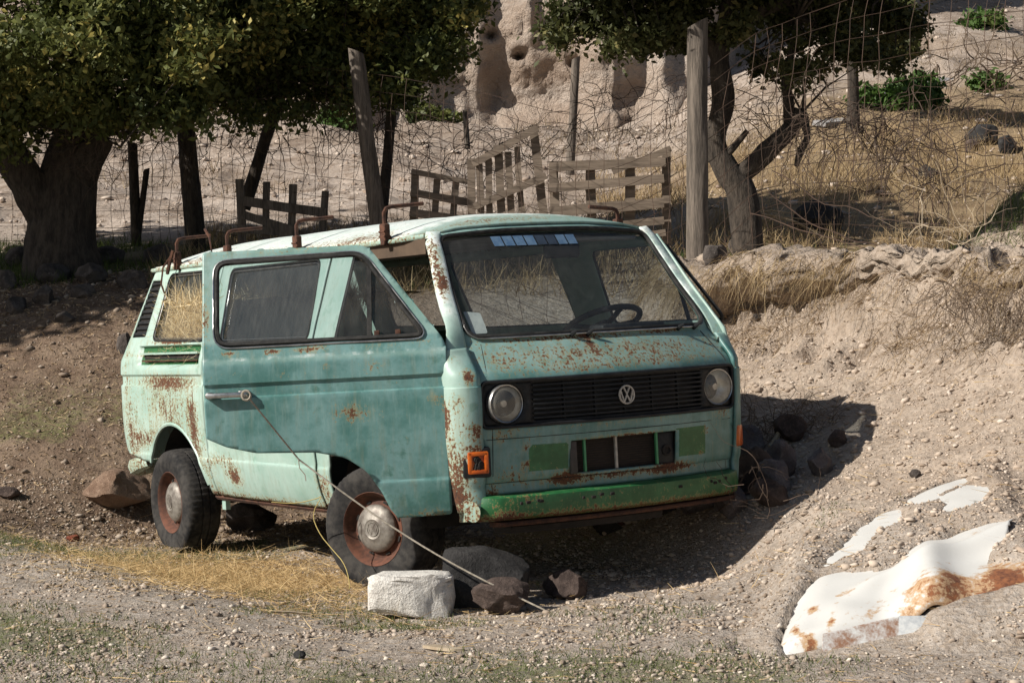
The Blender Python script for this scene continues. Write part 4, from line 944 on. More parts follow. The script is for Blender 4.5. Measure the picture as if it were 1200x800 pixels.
# --- weathered posts
def postm(px0, py0, px1, py1, y, wpx, seed, dy=0):
    a = at(px0, py0, y); b = at(px1, py1, y + dy); r = wpx*y/FPX/2; mb = MB(); n = 14
    pts = [b.lerp(a, t) for t in np.linspace(0, 1, n)]
    mb.tube(pts, [r*(1.06 - .10*i/n) for i in range(n)], 12)
    V = [Vector(q) for q in mb.v]
    for i, q in enumerate(V):
        k = nz((q.x*9, q.y*9, q.z*.8), 1.5, seed)*.16*r + nz(q, 14, seed)*.05*r
        cc = pts[min(i//12, n-1)]; d = q - cc; d.z = 0
        V[i] = q + d.normalized()*k if d.length > 1e-6 else q
        if i//12 == n-1: V[i].z += .5*(q.x - cc.x) * (1 if seed % 2 else -1)
    mb.v = [tuple(q) for q in V]; return mb
fence = empty('wire_fence', (1.36, 14.5, gz(1.36, 14.5))); tag(fence, 'rusty square mesh wire fence on rough wooden posts behind the van', 'fence')
def fpart(name, mb, mat, smooth=40):
    mb.v = [tuple(np.array(q) - np.array(fence.location)) for q in mb.v]; o = mb.build(name, mat, fence, smooth); return o
o = fpart('post', postm(817, 27, 818, 318, 14.5, 25, 1), M['wood']); tag(o, 'thickest post standing right behind the windscreen')
o = fpart('post', postm(417, 60, 446, 285, 17.0, 19, 2), M['wood']); tag(o, 'leaning grey post above the middle of the roof')
o = fpart('post', postm(213, 96, 231, 300, 18.3, 22, 3), M['bark']); tag(o, 'dark post above the rear window')
fpart('post', postm(155, 167, 160, 290, 18.9, 12, 4), M['bark']); fpart('post', postm(172, 198, 160, 290, 18.9, 7, 5), M['bark'])
FLN = [(5.4, 8.1), (4.16, 10.15), (3.22, 11.7), (2.3, 13.1), (1.40, 14.58), (-1.24, 17.08), (-2.9, 18.4), (-3.5, 19.0), (-9, 20.2)]
def fence_pt(s):
    for a, b in zip(FLN[:-1], FLN[1:]):
        L = math.hypot(b[0]-a[0], b[1]-a[1])
        if s <= L: return a[0]+(b[0]-a[0])*s/L, a[1]+(b[1]-a[1])*s/L
        s -= L
    return FLN[-1]
LT = sum(math.hypot(b[0]-a[0], b[1]-a[1]) for a, b in zip(FLN[:-1], FLN[1:]))
SS = np.arange(0, LT, .15); FX = np.array([fence_pt(s) for s in SS]); FG = terrain(FX[:, 0], FX[:, 1])
FG = np.convolve(np.pad(FG, 6, mode='edge'), np.ones(13)/13, 'valid')
def fz(i, h):
    s = SS[i]; sag = .10*nz((s*.5, h*.8, 0), 1, 3) + .025*nz((s*2.3, h*2, 4), 1, 5)
    if s < 8: sag += .22*nz((s*.45, h*.9, 9), 1, 8) * (1 if h < 1. else .6)
    return Vector((FX[i, 0] + .05*nz((s*.8, h*2, 1), 1), FX[i, 1] + .06*nz((s*.9, h*1.5, 2), 1), FG[i] + h + sag))
mb = MB(); HS = [.05, .2, .36, .52, .68, .84, 1.0, 1.16, 1.32, 1.48, 1.62, 1.76]
for k, h in enumerate(HS): mb.tube([fz(i, h) for i in range(len(SS))], .0027, 3, cap=False)
o = fpart('horizontal_wires', mb, M['wire'], 0); o['kind'] = 'stuff'
mb = MB()
for i in range(len(SS)):
    if random.random() < .07: continue
    top = len(HS) - (random.randint(0, 3) if random.random() < .25 else 0); b0 = random.randint(0, 2) if random.random() < .3 else 0
    mb.tube([fz(i, h) + Vector((random.uniform(-.012, .012), 0, 0)) for h in HS[b0:top]], .0025, 3, cap=False)
o = fpart('upright_wires', mb, M['wire'], 0); o['kind'] = 'stuff'
mb = MB()   # loose strands sagging in front of the mesh on the bank
for (a, b, c, d, y0, y1) in [(905, 200, 1100, 262, 13.2, 12.2), (880, 250, 1200, 300, 13.3, 11.6), (900, 225, 1060, 290, 13.4, 12.6), (960, 285, 1120, 345, 13, 12)]:
    A_, B_ = at(a, b, y0), at(c, d, y1)
    mb.tube([A_.lerp(B_, t) + Vector((0, 0, -.10*math.sin(t*math.pi) + .05*nz((t*5, a, 0), 1))) for t in np.linspace(0, 1, 16)], .004, 4)
o = fpart('loose_wires', mb, M['wire'], 0); o['kind'] = 'stuff'
def lone(px0, py0, px1, py1, y, w, seed, label, mat='bark', name='wooden_stake'):
    b = at(px1, py1, y); mb = postm(px0, py0, px1, py1, y, w, seed); mb.v = [tuple(np.array(q) - np.array(b)) for q in mb.v]
    return tag(mb.build(name, M[mat], None, 40, b), label, 'post')
lone(675, 68, 668, 205, 24, 10, 11, 'thin dark stake in front of the cliff', 'wood')
lone(461, 106, 447, 268, 18.2, 12, 12, 'dark leaning stake right of the grey leaning post')
lone(328, 108, 286, 245, 19.0, 15, 13, 'dark prop leaning to the right under the branches')
lone(545, 130, 548, 175, 21, 6, 14, 'short stub stake left of the plank gate', 'wood')
# --- plank hurdles behind the van (each plank a part)
def hurdle(name, label, y, bars, group='broken plank hurdles behind the van', lean=.0, mat='plank'):
    x0 = np.mean([(b[0] + b[2])/2 for b in bars]); y0 = max(max(b[1], b[3]) for b in bars); base = at(x0, y0 + 6, y); r = empty(name, base); tag(r, label, 'hurdle', group)
    for k, b in enumerate(bars):
        up = abs(b[3]-b[1]) > abs(b[2]-b[0]); yy = y + (.03 if up else -.012) + .004*k
        A_, B_ = at(b[0], b[1], yy), at(b[2], b[3], yy); d = B_ - A_; L = d.length; w = b[4]*y/FPX; th = .028 if not up else .05
        q = d.to_track_quat('X', 'Y').to_matrix(); mb = MB()
        ang = math.atan2(d.z, d.x); Rm = Matrix.Rotation(-ang, 3, 'Y')
        n = 6; pr = []
        for i in range(n+1):
            t = -L/2 + L*i/n; ww = w*(1 + .10*nz((t*3, k, 1), 1, k)); oo = .012*nz((t*2, k*3, 5), 1, k)
            pr += [(t, -th/2, -ww/2 + oo), (t, th/2, -ww/2 + oo), (t, th/2, ww/2 + oo), (t, -th/2, ww/2 + oo)]
        F_ = [(0, 3, 2, 1), (n*4, n*4+1, n*4+2, n*4+3)] + [(i*4+j, i*4+(j+1) % 4, (i+1)*4+(j+1) % 4, (i+1)*4+j) for i in range(n) for j in range(4)]
        mb.add([Rm @ Vector(p) + (A_+B_)/2 - base for p in pr], F_)
        mb.build('upright' if up else 'plank', M[mat], r, 30)
hurdle('plank_hurdle', 'grey plank hurdle reaching to the thick post, with a loose top board', 16.6,
       [(644, 196, 780, 190, 11), (718, 202, 786, 174, 7), (642, 221, 778, 209, 10), (644, 248, 778, 238, 12), (700, 266, 778, 258, 9), (720, 280, 780, 272, 8), (649, 192, 651, 285, 11), (692, 188, 694, 290, 11), (738, 184, 740, 292, 11), (781, 174, 782, 296, 10)])
hurdle('plank_gate', 'tall tilted plank gate leaf standing above the windscreen', 17.0,
       [(554, 193, 630, 150, 8), (556, 243, 640, 206, 8), (552, 186, 553, 275, 9), (562, 192, 564, 275, 8), (572, 186, 575, 275, 8), (583, 170, 590, 275, 10), (596, 178, 600, 275, 8), (606, 172, 613, 275, 7), (625, 150, 641, 275, 10)])
hurdle('plank_hurdle', 'low pale plank hurdle left of the tall gate leaf', 17.2,
       [(482, 201, 550, 214, 6), (481, 226, 550, 237, 9), (480, 249, 548, 258, 9), (487, 200, 484, 275, 9), (512, 210, 509, 275, 8), (534, 212, 530, 275, 8)])
hurdle('plank_hurdle', 'shaded dark plank hurdle above the rear of the roof', 17.6,
       [(285, 236, 382, 250, 11), (284, 252, 345, 270, 10), (280, 268, 380, 276, 9), (281, 210, 284, 285, 9), (312, 213, 312, 285, 8), (343, 216, 342, 290, 9), (382, 224, 376, 290, 8)], mat='wood')
# --- rope and string
hp = v2w((.80 - (.80+.12)*math.cos(DA) , .88 + .92*math.sin(DA), 1.0)); 
P0 = Vector(tuple(at(289, 463, 9.10))); P1 = at(350, 538, 9.26); P2 = at(638, 714, 9.0)
pts = [P0.lerp(P1, t) for t in np.linspace(0, 1, 6)] + [P1.lerp(P2, t) + Vector((0, 0, -.05*math.sin(math.pi*t))) for t in np.linspace(.08, 1, 16)]
rb_ = MB().tube(pts, .0045, 6)
rb_.tube([P0 + Vector((.02*math.cos(t), -.012, .022*math.sin(t))) for t in np.linspace(0, 6.28, 12)], .006, 6)
rb_.tube([P1 + Vector((0, -.005, 0)), P1 + Vector((.004, -.004, -.04)), P1 + Vector((.03, -.01, -.07)), P1 + Vector((.035, -.01, -.10))], .003, 4)
tag(rb_.build('rope', M['rope'], None, 60), 'grey rope tied from the door handle down to the rocks', 'rope')
pts = [at(*q) for q in [(318, 588, 10.0), (345, 590, 9.98), (372, 584, 9.95), (378, 580, 9.93), (365, 602, 9.92), (374, 625, 9.85), (390, 644, 9.8), (404, 660, 9.7), (410, 682, 9.6), (409, 694, 9.5)]]
Q = []
for a, b in zip(pts[:-1], pts[1:]): Q += [a.lerp(b, t) for t in (0, .33, .67)]
Q = [Q[0]] + [(Q[i-1] + Q[i] + Q[i+1])/3 for i in range(1, len(Q)-1)] + [Q[-1]]
tag(MB().tube(Q, .0024, 5).build('yellow_string', M['yellow'], None, 60), 'thin yellow string hanging from the sill to the straw', 'string')
# --- hay in the back of the van
def ribbons(P, D, L, Wd, bend=.2, seg=3, up=None):
    """many thin strips at once: P base points, D directions, L lengths, Wd widths"""
    n = len(P); D = D/np.linalg.norm(D, axis=1)[:, None]; r = rng.normal(size=(n, 3)); s = np.cross(D, r); s /= np.linalg.norm(s, axis=1)[:, None] + 1e-9
    b = np.cross(D, s); V = np.zeros((n, (seg+1)*2, 3)); cv = rng.normal(size=n)*bend
    for i in range(seg+1):
        t = i/seg; c = P + D*(L*t)[:, None] + b*(L*cv*t*t)[:, None]
        if up is not None: c[:, 2] += up*L*t*t
        w = (Wd*(1 - .75*t if seg > 1 else 1))[:, None] if True else Wd
        V[:, 2*i] = c - s*w; V[:, 2*i+1] = c + s*w
    F_ = np.array([[2*i, 2*i+1, 2*i+3, 2*i+2] for i in range(seg)])
    F_ = (F_[None] + (np.arange(n)*(seg+1)*2)[:, None, None]).reshape(-1, 4)
    return V.reshape(-1, 3), F_, (seg+1)*2
def blade_mat(name, a, b, tr=.25):
    m = N(name, .8); c = m.mix(m.attr('tone'), a, b); m.b.inputs['Specular IOR Level'].default_value = .2
    m.put(m.b.inputs['Base Color'], c); t = m.n('ShaderNodeBsdfTranslucent'); m.link(c, t.inputs[0]); x = m.n('ShaderNodeMixShader'); x.inputs[0].default_value = tr
    m.link(m.b.outputs[0], x.inputs[1]); m.link(t.outputs[0], x.inputs[2]); m.link(x.outputs[0], m.out.inputs[0]); return m.m
M['straw'] = blade_mat('straw', (.40, .255, .11), (.68, .51, .27), .2)
M['scrub'] = blade_mat('brown_scrub', (.085, .062, .042), (.26, .20, .13), .1)
M['haystraw'] = blade_mat('hay_stalks', (.58, .43, .22), (.86, .74, .50), .2)
M['drygrass'] = blade_mat('dry_grass', (.22, .145, .075), (.50, .38, .215), .2)
M['green'] = M['green']; M['grass'] = blade_mat('green_grass', (.045, .075, .012), (.14, .17, .05), .3)
M['roots'] = blade_mat('brown_roots', (.15, .10, .06), (.46, .34, .21), .1)
def blades(name, P, D, L, Wd, mat, label, cat, parent=None, bend=.2, seg=3, up=None, tone=None, kind='stuff'):
    V, F_, k = ribbons(P, D, L, Wd, bend, seg, up); tone = rng.random(len(P)) if tone is None else tone
    o = finish(name, V, F_, mat, parent, 180, attrs=dict(tone=np.repeat(tone, k)))
    return tag(o, label, cat, kind=kind)
n = 9000; th = rng.uniform(0, 2*np.pi, n)
hu = rng.uniform(-2.80, -1.86, n); hv = rng.uniform(-.55, .82, n)
top = 1.50 + .06*fbm(hu, hv, 3, 41); hz = top - np.abs(rng.normal(size=n))*.02
k = rng.random(n) < .60; hv = np.where(k, np.interp(hz, [1.2, 1.26, 1.72], [.85, .835, .69]), hv)
hz = np.where(k, rng.uniform(1.10, 1.52, n), hz); hv = np.where(k, np.interp(hz, [1.1, 1.26, 1.55], [.845, .825, .725]) - rng.random(n)*.03, hv)
Pw = np.stack([hu, hv, hz], 1) @ RV.T + TV; Dw = rng.normal(size=(n, 3)); nv_ = RV[:, 1]; Dw -= (Dw @ nv_)[:, None]*nv_*.8
hay = empty('hay_pile', tuple(v2w((-2.4, .1, .80)))); tag(hay, 'loose golden hay heaped behind the rear side window', 'hay')
bp = []; 
mb = MB(); us_ = np.linspace(-3.05, -1.82, 14); zs_ = np.linspace(.80, 1.49, 9)
mb.add([tuple(v2w((u, np.interp(z, [.4, 1.2, 1.5], [.78, .80, .70]) - .02, z)) - np.array(hay.location)) for z in zs_ for u in us_], [(i*14+j, i*14+j+1, (i+1)*14+j+1, (i+1)*14+j) for i in range(8) for j in range(13)])
b_ = len(mb.v); mb.add([tuple(v2w((u, v, 1.49 + .03*nz((u*4, v*4, 0), 1))) - np.array(hay.location)) for v in np.linspace(.68, -.6, 8) for u in us_], [(i*14+j, i*14+j+1, (i+1)*14+j+1, (i+1)*14+j) for i in range(7) for j in range(13)])
M['haycore'] = simple('hay_core', (.34, .23, .11), (.64, .50, .28), 40, .95, .8, .01)
mb.build('hay_core', M['haycore'], hay, 60)
blades('hay_stalks', Pw - np.array(hay.location), Dw, rng.uniform(.06, .17, n), rng.uniform(.0012, .0024, n), M['haystraw'], None, None, hay, .25)
# --- gravel: real stones over the ground
IC = np.array([(0, .53, .85), (0, -.53, .85), (0, .53, -.85), (0, -.53, -.85), (.53, .85, 0), (-.53, .85, 0), (.53, -.85, 0), (-.53, -.85, 0), (.85, 0, .53), (.85, 0, -.53), (-.85, 0, .53), (-.85, 0, -.53)])
ICF = np.array([(0, 8, 4), (0, 4, 5), (0, 5, 10), (0, 10, 1), (0, 1, 8), (1, 6, 8), (8, 6, 9), (8, 9, 4), (4, 9, 2), (4, 2, 5), (5, 2, 11), (5, 11, 10), (10, 11, 7), (10, 7, 1), (1, 7, 6), (3, 9, 6), (3, 2, 9), (3, 11, 2), (3, 7, 11), (3, 6, 7)])
def pebbles(name, x, y, r, mat, label, tone=None, flat=.65):
    n = len(x); z = terrain(x, y); V = IC[None]*(1 + rng.normal(size=(n, 12, 3))*.34)
    sc = np.stack([r*rng.uniform(.7, 1.3, n), r*rng.uniform(.7, 1.3, n), r*flat*rng.uniform(.7, 1.2, n)], 1); V = V*sc[:, None]
    a = rng.uniform(0, 6.28, n); c, s = np.cos(a), np.sin(a)
    V = np.stack([V[..., 0]*c[:, None] - V[..., 1]*s[:, None] + x[:, None], V[..., 0]*s[:, None] + V[..., 1]*c[:, None] + y[:, None], V[..., 2] + (z + r*.22)[:, None]], -1)
    F_ = (ICF[None] + (np.arange(n)*12)[:, None, None]).reshape(-1, 3)
    o = finish(name, V.reshape(-1, 3), F_, mat, None, 0, attrs=dict(tone=np.repeat(rng.random(n) if tone is None else tone, 12)))
    return tag(o, label, 'gravel', kind='stuff')
def peb_mat(name, a, b, c):
    m = N(name, .93); m.b.inputs['Specular IOR Level'].default_value = .15; t = m.attr('tone')
    return m.done(m.mix(m.ramp(t, .72, 1.), m.mix(m.ramp(t, 0, .75), a, b), c), .93)
M['peb'] = peb_mat('gravel_stones', (.24, .185, .14), (.43, .355, .285), (.60, .53, .45))
M['peb2'] = peb_mat('bank_clods', (.30, .23, .175), (.48, .39, .31), (.58, .49, .41))
M['peb3'] = peb_mat('scree_stones', (.27, .205, .16), (.52, .44, .37), (.57, .49, .42))
def field(n, x0, x1, y0, y1): return rng.uniform(x0, x1, n), rng.uniform(y0, y1, n)
x, y = field(90000, -4.2, 3.6, 6.6, 13.6); u, w = uw(x, y); k = (w < .9 + .7*fbm(x, y, 1, 51)) & (rng.random(len(x)) < .22 + .78*ss(-.25, .25, fbm(x, y, 1.3, 52))*ss(-.3, .2, fbm(x, y, 4, 56)))
hm = np.zeros(len(x), bool); near = (x > .9) & (y > 7.8) & (y < 10.4); hm[near] = hood_masks(x[near], y[near]) < .01
k &= ~hm; x, y = x[k], y[k]; r = .0035 + .004*rng.random(len(x)) + .012*rng.random(len(x))**9
pebbles('gravel', x, y, r, M['peb'], 'loose grey gravel strewn over the yard', tone=rng.random(len(x))**1.5)
x, y = field(46000, -.6, 4.6, 7.2, 15); u, w = uw(x, y); k = (w > .15 + .8*fbm(x, y, 1, 53)) & (w < 3.7) & (u < 3.5) & (u > -4)
hm = np.zeros(len(x), bool); near = (x > .9) & (y > 7.8) & (y < 10.4); hm[near] = hood_masks(x[near], y[near]) < .01
k &= ~hm; x, y = x[k], y[k]; r = .0035 + .0045*rng.random(len(x)) + .018*rng.random(len(x))**12
pebbles('bank_clods', x, y, r, M['peb2'], 'crumbly clods and pebbles on the earth bank')
x, y = field(9000, -5, 2, 12.6, 17.5); k = (uw(x, y)[1] < 1) ; x, y = x[k], y[k]; r = .004 + .006*rng.random(len(x)) + .025*rng.random(len(x))**14
pebbles('slope_stones', x, y, r, M['peb'], 'small stones on the brown slope left of the van', tone=rng.random(len(x))*.6)
x, y = field(24000, -9, 11, 19, 39); k = rng.random(len(x)) < .25 + .75*ss(-.3, .3, fbm(x, y, .5, 54)); x, y = x[k], y[k]; r = .007 + .010*rng.random(len(x)) + .05*rng.random(len(x))**22
pebbles('scree', x, y, r, M['peb3'], 'pale scree rubble below the cliff', tone=rng.random(len(x))*.8)
# --- straw, grass
def lay(n, x, y, lmin, lmax, w, flat=.25):
    D = rng.normal(size=(n, 3)); D[:, 2] = np.abs(D[:, 2])*flat
    return np.stack([x, y, terrain(x, y) + .006], 1), D, rng.uniform(lmin, lmax, n), np.full(n, w)*rng.uniform(.6, 1.4, n)
n = 11000; a = rng.normal(size=n); b = rng.normal(size=n); uu = -1.0 + .80*a; vv = 1.20 + .38*b
x = .0414 + .535*uu - .843*vv; y = 10.491 - .844*uu - .536*vv
blades('straw', *lay(n, x, y, .04, .16, .0014, .22), M['straw'], 'golden straw scattered beside and under the van', 'straw')
n = 5200; x, y = field(n, -3.6, 3.4, 7, 13.2)
blades('straw_bits', *lay(n, x, y, .03, .12, .0012, .15), M['straw'], 'stray straw bits over the gravel', 'straw')
def patch(n, x0, x1, y0, y1, seed, thr=.1, f=.8, extra=None):
    x, y = field(n, x0, x1, y0, y1); k = fbm(x, y, f, seed) > thr
    if extra is not None: k &= extra(x, y)
    return x[k], y[k]
x, y = patch(64000, -3.8, 3.2, 6.8, 12.8, 25, .04, .8, lambda x, y: (uw(x, y)[1] < 1.0) & ((y < 10) | (x < -1.5)))
hm = np.zeros(len(x), bool); near = (x > .9) & (y > 7.8) & (y < 10.4); hm[near] = hood_masks(x[near], y[near]) < .02; x, y = x[~hm], y[~hm]
n = len(x); D = rng.normal(size=(n, 3))*.6; D[:, 2] = 1
blades('grass', np.stack([x, y, terrain(x, y)], 1), D, rng.uniform(.012, .042, n), rng.uniform(.0010, .0020, n), M['grass'], 'short sparse green grass in the gravel', 'grass')
x, y = patch(16000, -6, -.5, 16.6, 19.6, 61, -.1, .9); x2, y2 = patch(16000, 1.2, 6.5, 15, 18.6, 62, -.15, .9, lambda x, y: (uw(x, y)[1] > 5.4) & (uw(x, y)[1] < 7)); x = np.r_[x, x2]; y = np.r_[y, y2]
n = len(x); D = rng.normal(size=(n, 3))*.5; D[:, 2] = 1
blades('meadow_grass', np.stack([x, y, terrain(x, y)], 1), D, rng.uniform(.04, .13, n), rng.uniform(.002, .004, n), M['grass'], 'green grass strip behind the fence', 'grass')
x, y = patch(56000, 1.0, 11, 16.2, 27, 23, -.08, 1.1, lambda x, y: (uw(x, y)[1] > 6.3) & (rng.random(len(x)) < ss(29, 20, y - .4*x))); x2, y2 = patch(9000, -3, 2.6, 16.4, 20, 64, -.2, .9); x = np.r_[x, x2]; y = np.r_[y, y2]
n = len(x); D = rng.normal(size=(n, 3))*.55; D[:, 2] = 1
blades('dry_grass', np.stack([x, y, terrain(x, y)], 1), D, rng.uniform(.08, .30, n), rng.uniform(.002, .0045, n), M['drygrass'], 'yellow dry grass on the rise behind the bank', 'dry grass')
x, y = patch(26000, -9, 11, 19.5, 36, 65, .12, .55); n = len(x); D = rng.normal(size=(n, 3))*.6; D[:, 2] = 1
blades('scree_scrub', np.stack([x, y, terrain(x, y)], 1), D, rng.uniform(.06, .22, n), rng.uniform(.003, .007, n), M['scrub'], 'sparse brown scrub and dead stems on the stony slope', 'scrub')
# roots and dead grass hanging from the bank lip
n = 9000; uu = rng.uniform(-3.4, 2.6, n); ww = 2.68 + .16*rng.normal(size=n); x = .0414 + .535*uu + .843*ww; y = 10.491 - .844*uu + .536*ww
k = fbm(uu*1.0, ww*.5, 1.3, 71) > -.05; x, y = x[k], y[k]; n = len(x)
D = np.stack([-.75 + .5*rng.normal(size=n), -.5 + .5*rng.normal(size=n), .15 + .5*rng.normal(size=n)], 1)
ii = rng.integers(0, len(LIP), 5200); lp = LIP[ii] + rng.normal(size=(5200, 3))*.02; kk = fbm(lp[:, 0], lp[:, 1], 1.6, 72) > -.15; lp = lp[kk]; nl = len(lp)
Dl = np.stack([-.5 + .4*rng.normal(size=nl), -.4 + .4*rng.normal(size=nl), -.3 + .5*rng.normal(size=nl)], 1)
blades('hanging_straw', lp, Dl, rng.uniform(.06, .26, nl), rng.uniform(.001, .0022, nl), M['drygrass'], 'straw-coloured dead grass hanging from the broken bank lip', 'dry grass', bend=.3, up=-.6)
blades('hanging_roots', np.stack([x, y, terrain(x, y) + .01], 1), D, rng.uniform(.05, .22, n), rng.uniform(.001, .0022, n), M['roots'], 'brown roots and dead grass hanging over the bank lip', 'roots', bend=.3, up=-.55)
n = 16000; x, y = field(n, -5, .2, 12.4, 17.6); k = uw(x, y)[1] < .9; x, y = x[k], y[k]
blades('leaf_litter', *lay(len(x), x, y, .015, .06, .004, .35), M['roots'], 'brown leaf litter and dead stems on the slope left of the van', 'leaf litter')
# --- pale sticks
def stick(name, pts, r, mat, label, cat='stick'):
    return tag(MB().tube(pts, r, 6).build(name, mat, None, 60), label, cat)
a, b = gpix(903, 530), gpix(940, 505); stick('pale_stick', [Vector(a) + Vector((0, 0, .03)), (Vector(a)+Vector(b))/2 + Vector((0, 0, .12)), Vector(b) + Vector((0, 0, .07))], [.014, .016, .011], M['paletwig'], 'pale broken stick lying in the shaded rubble')
for i, (a, b, lb) in enumerate([((317, 719), (364, 722), 'straight straw stem left of the limestone block'), ((1090, 312), (1020, 330), 'pale root on the bank crest')]):
    a, b = gpix(*a), gpix(*b); stick('dry_stem', [Vector(a) + Vector((0, 0, .012)), (Vector(a)+Vector(b))/2 + Vector((0, 0, .016)), Vector(b) + Vector((0, 0, .012))], .006, M['paletwig'], lb)
p = gpix(520, 762); mb = MB(); ol = rpoly([(-.09, .03), (-.03, .05), (.03, .0), (.09, -.05), (.04, -.06), (-.03, -.02)], .01)
k = len(ol); mb.add([(a, b, .018) for a, b in ol] + [(a, b, .006) for a, b in ol], [tuple(range(k)), tuple(range(k, 2*k))[::-1]] + [(i, k+i, k+(i+1) % k, (i+1) % k) for i in range(k)])
tag(mb.build('bark_chip', M['paletwig'], None, 30, (p[0], p[1], p[2])), 'pale flat wood chip on the ground in front of the block', 'wood chip')
# cane pile by the tree, each cane a part
cp = gpix(900, 283); cane = empty('cane_pile', tuple(cp)); tag(cane, 'bundle of pale dry canes beside the thick post', 'canes')
for i in range(16):
    a = Vector((random.uniform(-.35, .0), random.uniform(-.2, .2), random.uniform(.02, .35))); d = Vector((random.uniform(.25, .7), random.uniform(-.1, .1), random.uniform(-.35, .05)))
    MB().tube([a, a + d*.5 + Vector((0, 0, .04)), a + d], .006, 5).build('cane', M['paletwig'], cane, 60)
# ================================================================== trees, shrubs, twigs
def leaf_mat(name, a, b, c):
    m = N(name, .55); m.b.inputs['Specular IOR Level'].default_value = .3; t = m.attr('tone')
    col = m.mix(m.ramp(t, .80, 1.), m.mix(m.ramp(t, 0, .8), a, b), c); m.put(m.b.inputs['Base Color'], col)
    tr = m.n('ShaderNodeBsdfTranslucent'); m.link(col, tr.inputs[0]); x = m.n('ShaderNodeMixShader'); x.inputs[0].default_value = .34
    m.link(m.b.outputs[0], x.inputs[1]); m.link(tr.outputs[0], x.inputs[2]); m.link(x.outputs[0], m.out.inputs[0]); return m.m
M['leaf'] = leaf_mat('oak_leaves', (.026, .044, .013), (.145, .160, .046), (.48, .40, .12))  # last, brightest colour stands in for sunlit leaves
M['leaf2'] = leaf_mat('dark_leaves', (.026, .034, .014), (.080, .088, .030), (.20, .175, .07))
M['shrub'] = leaf_mat('shrub_leaves', (.030, .07, .015), (.085, .15, .035), (.16, .19, .06))
def leafcloud(tips, per, sig, size, seed):
    r = np.random.default_rng(seed); T = np.repeat(np.asarray(tips), per, 0); n = len(T)
    C = T + r.normal(size=(n, 3))*sig*np.array([1, 1, .75]); d = r.normal(size=(n, 3)); d[:, 2] -= .25; d /= np.linalg.norm(d, axis=1)[:, None]
    q = r.normal(size=(n, 3)); q[:, 2] += .2; s = np.cross(d, q); s /= np.linalg.norm(s, axis=1)[:, None]; up = np.cross(s, d)
    L = size*r.uniform(.45, 1.55, n)[:, None]; Wd = L*.26
    V = np.stack([C - d*L*.5, C - s*Wd + up*L*.06, C + d*L*.5, C + s*Wd + up*L*.06], 1)
    I = (np.arange(n)*4)[:, None]; F_ = np.concatenate([I + [0, 1, 2], I + [0, 2, 3]], 0)
    tn = np.clip(np.repeat(.5*r.random(len(tips)) + .5*np.array([.5+.9*nz(q, 1.6, seed) for q in tips]).clip(0, 1), per)*.85 + r.random(n)*.34, 0, 1)
    return V.reshape(-1, 3), F_, np.repeat(tn, 4)
def crown_tips(clumps, seed, dens=1.):
    r = np.random.default_rng(seed); out = []
    for (c, rad, n) in clumps:
        m = max(4, int(n/11)); d = r.normal(size=(m, 3)); d /= np.linalg.norm(d, axis=1)[:, None]; k = (.25 + .85*r.random(m)**.5)[:, None]
        sub_ = np.array(c) + d*k*np.array(rad); sr = np.mean(rad)*r.uniform(.16, .42, m)
        for q, s_ in zip(sub_, sr):     # uneven sprays with gaps between them
            w = int(max(4, n/m*r.uniform(.5, 1.5))); e = r.normal(size=(w, 3)); e /= np.linalg.norm(e, axis=1)[:, None]; out.append(q + e*(r.random(w)**.5)[:, None]*s_*np.array([1.15, 1.15, .8]))
    return np.concatenate(out)
def tree(name, label, base, limbs, clumps, fine, coarse, mat, seed, twigs=0, group=None, cut=None):
    """limbs: list of (points, radii); clumps: (centre, radii, tips)"""
    root = empty(name, base); tag(root, label, 'tree', group); B = np.array(base)
    for k, (pts, rad) in enumerate(limbs):
        P = [Vector(p) for p in pts]; q = []; rr = []
        for i in range(len(P)-1):
            p0 = P[max(i-1, 0)]; p1 = P[i]; p2 = P[i+1]; p3 = P[min(i+2, len(P)-1)]
            for t in np.linspace(0, 1, 7)[:-1]:
                q.append(.5*((2*p1) + (p2-p0)*t + (2*p0-5*p1+4*p2-p3)*t*t + (3*p1-p0-3*p2+p3)*t**3)); rr.append(rad[i] + (rad[i+1]-rad[i])*t)
        q.append(P[-1]); rr.append(rad[-1]); n_ = 14 if max(rad) > .08 else 8
        mb = MB().tube(q, rr, n_); 
        V = []
        for i, v in enumerate(mb.v):
            c = q[min(i//n_, len(q)-1)]; d = Vector(v) - c; f = 1 + .20*nz((v[0]*5, v[1]*5, v[2]*2.), 1, seed+k) + .09*nz((v[0]*17, v[1]*17, v[2]*6), 1, seed)
            V.append(tuple(c + d*f - Vector(base)))
        mb.v = V; mb.build('trunk' if k == 0 else 'limb', M['bark'], root, 60)
    tips = crown_tips(clumps, seed); 
    cutz = cut if cut is not None else 1e9
    lo = tips[tips[:, 2] < cutz]; hi = tips[tips[:, 2] >= cutz]
    V1, F1, t1 = leafcloud(lo, fine[0], fine[1], fine[2], seed)
    V, F_, t = V1, F1, t1
    if len(hi):
        V2, F2, t2 = leafcloud(hi, *coarse, seed+1); F_ = np.concatenate([F1, F2 + len(V1)]); V = np.concatenate([V1, V2]); t = np.concatenate([t1, t2])
    finish('crown', V - B, F_, mat, root, 0, attrs=dict(tone=t))
    if twigs:
        mb = MB(); r = np.random.default_rng(seed+5); sel = lo[r.integers(0, len(lo), twigs)]
        ends = np.array([pp[-1] for pp, _ in limbs])
        for p in sel:
            e = ends[np.argmin(np.linalg.norm(ends - p, axis=1))]; m_ = (p + e)/2 + r.normal(size=3)*.12
            mb.tube([Vector(e - B), Vector(m_ - B), Vector(p - B)], [.014, .009, .003], 4, cap=False)
        o = mb.build('twigs', M['bark'], root, 60); o['kind'] = 'stuff'
    return root
def A(px, py, y): return np.array(at(px, py, y))
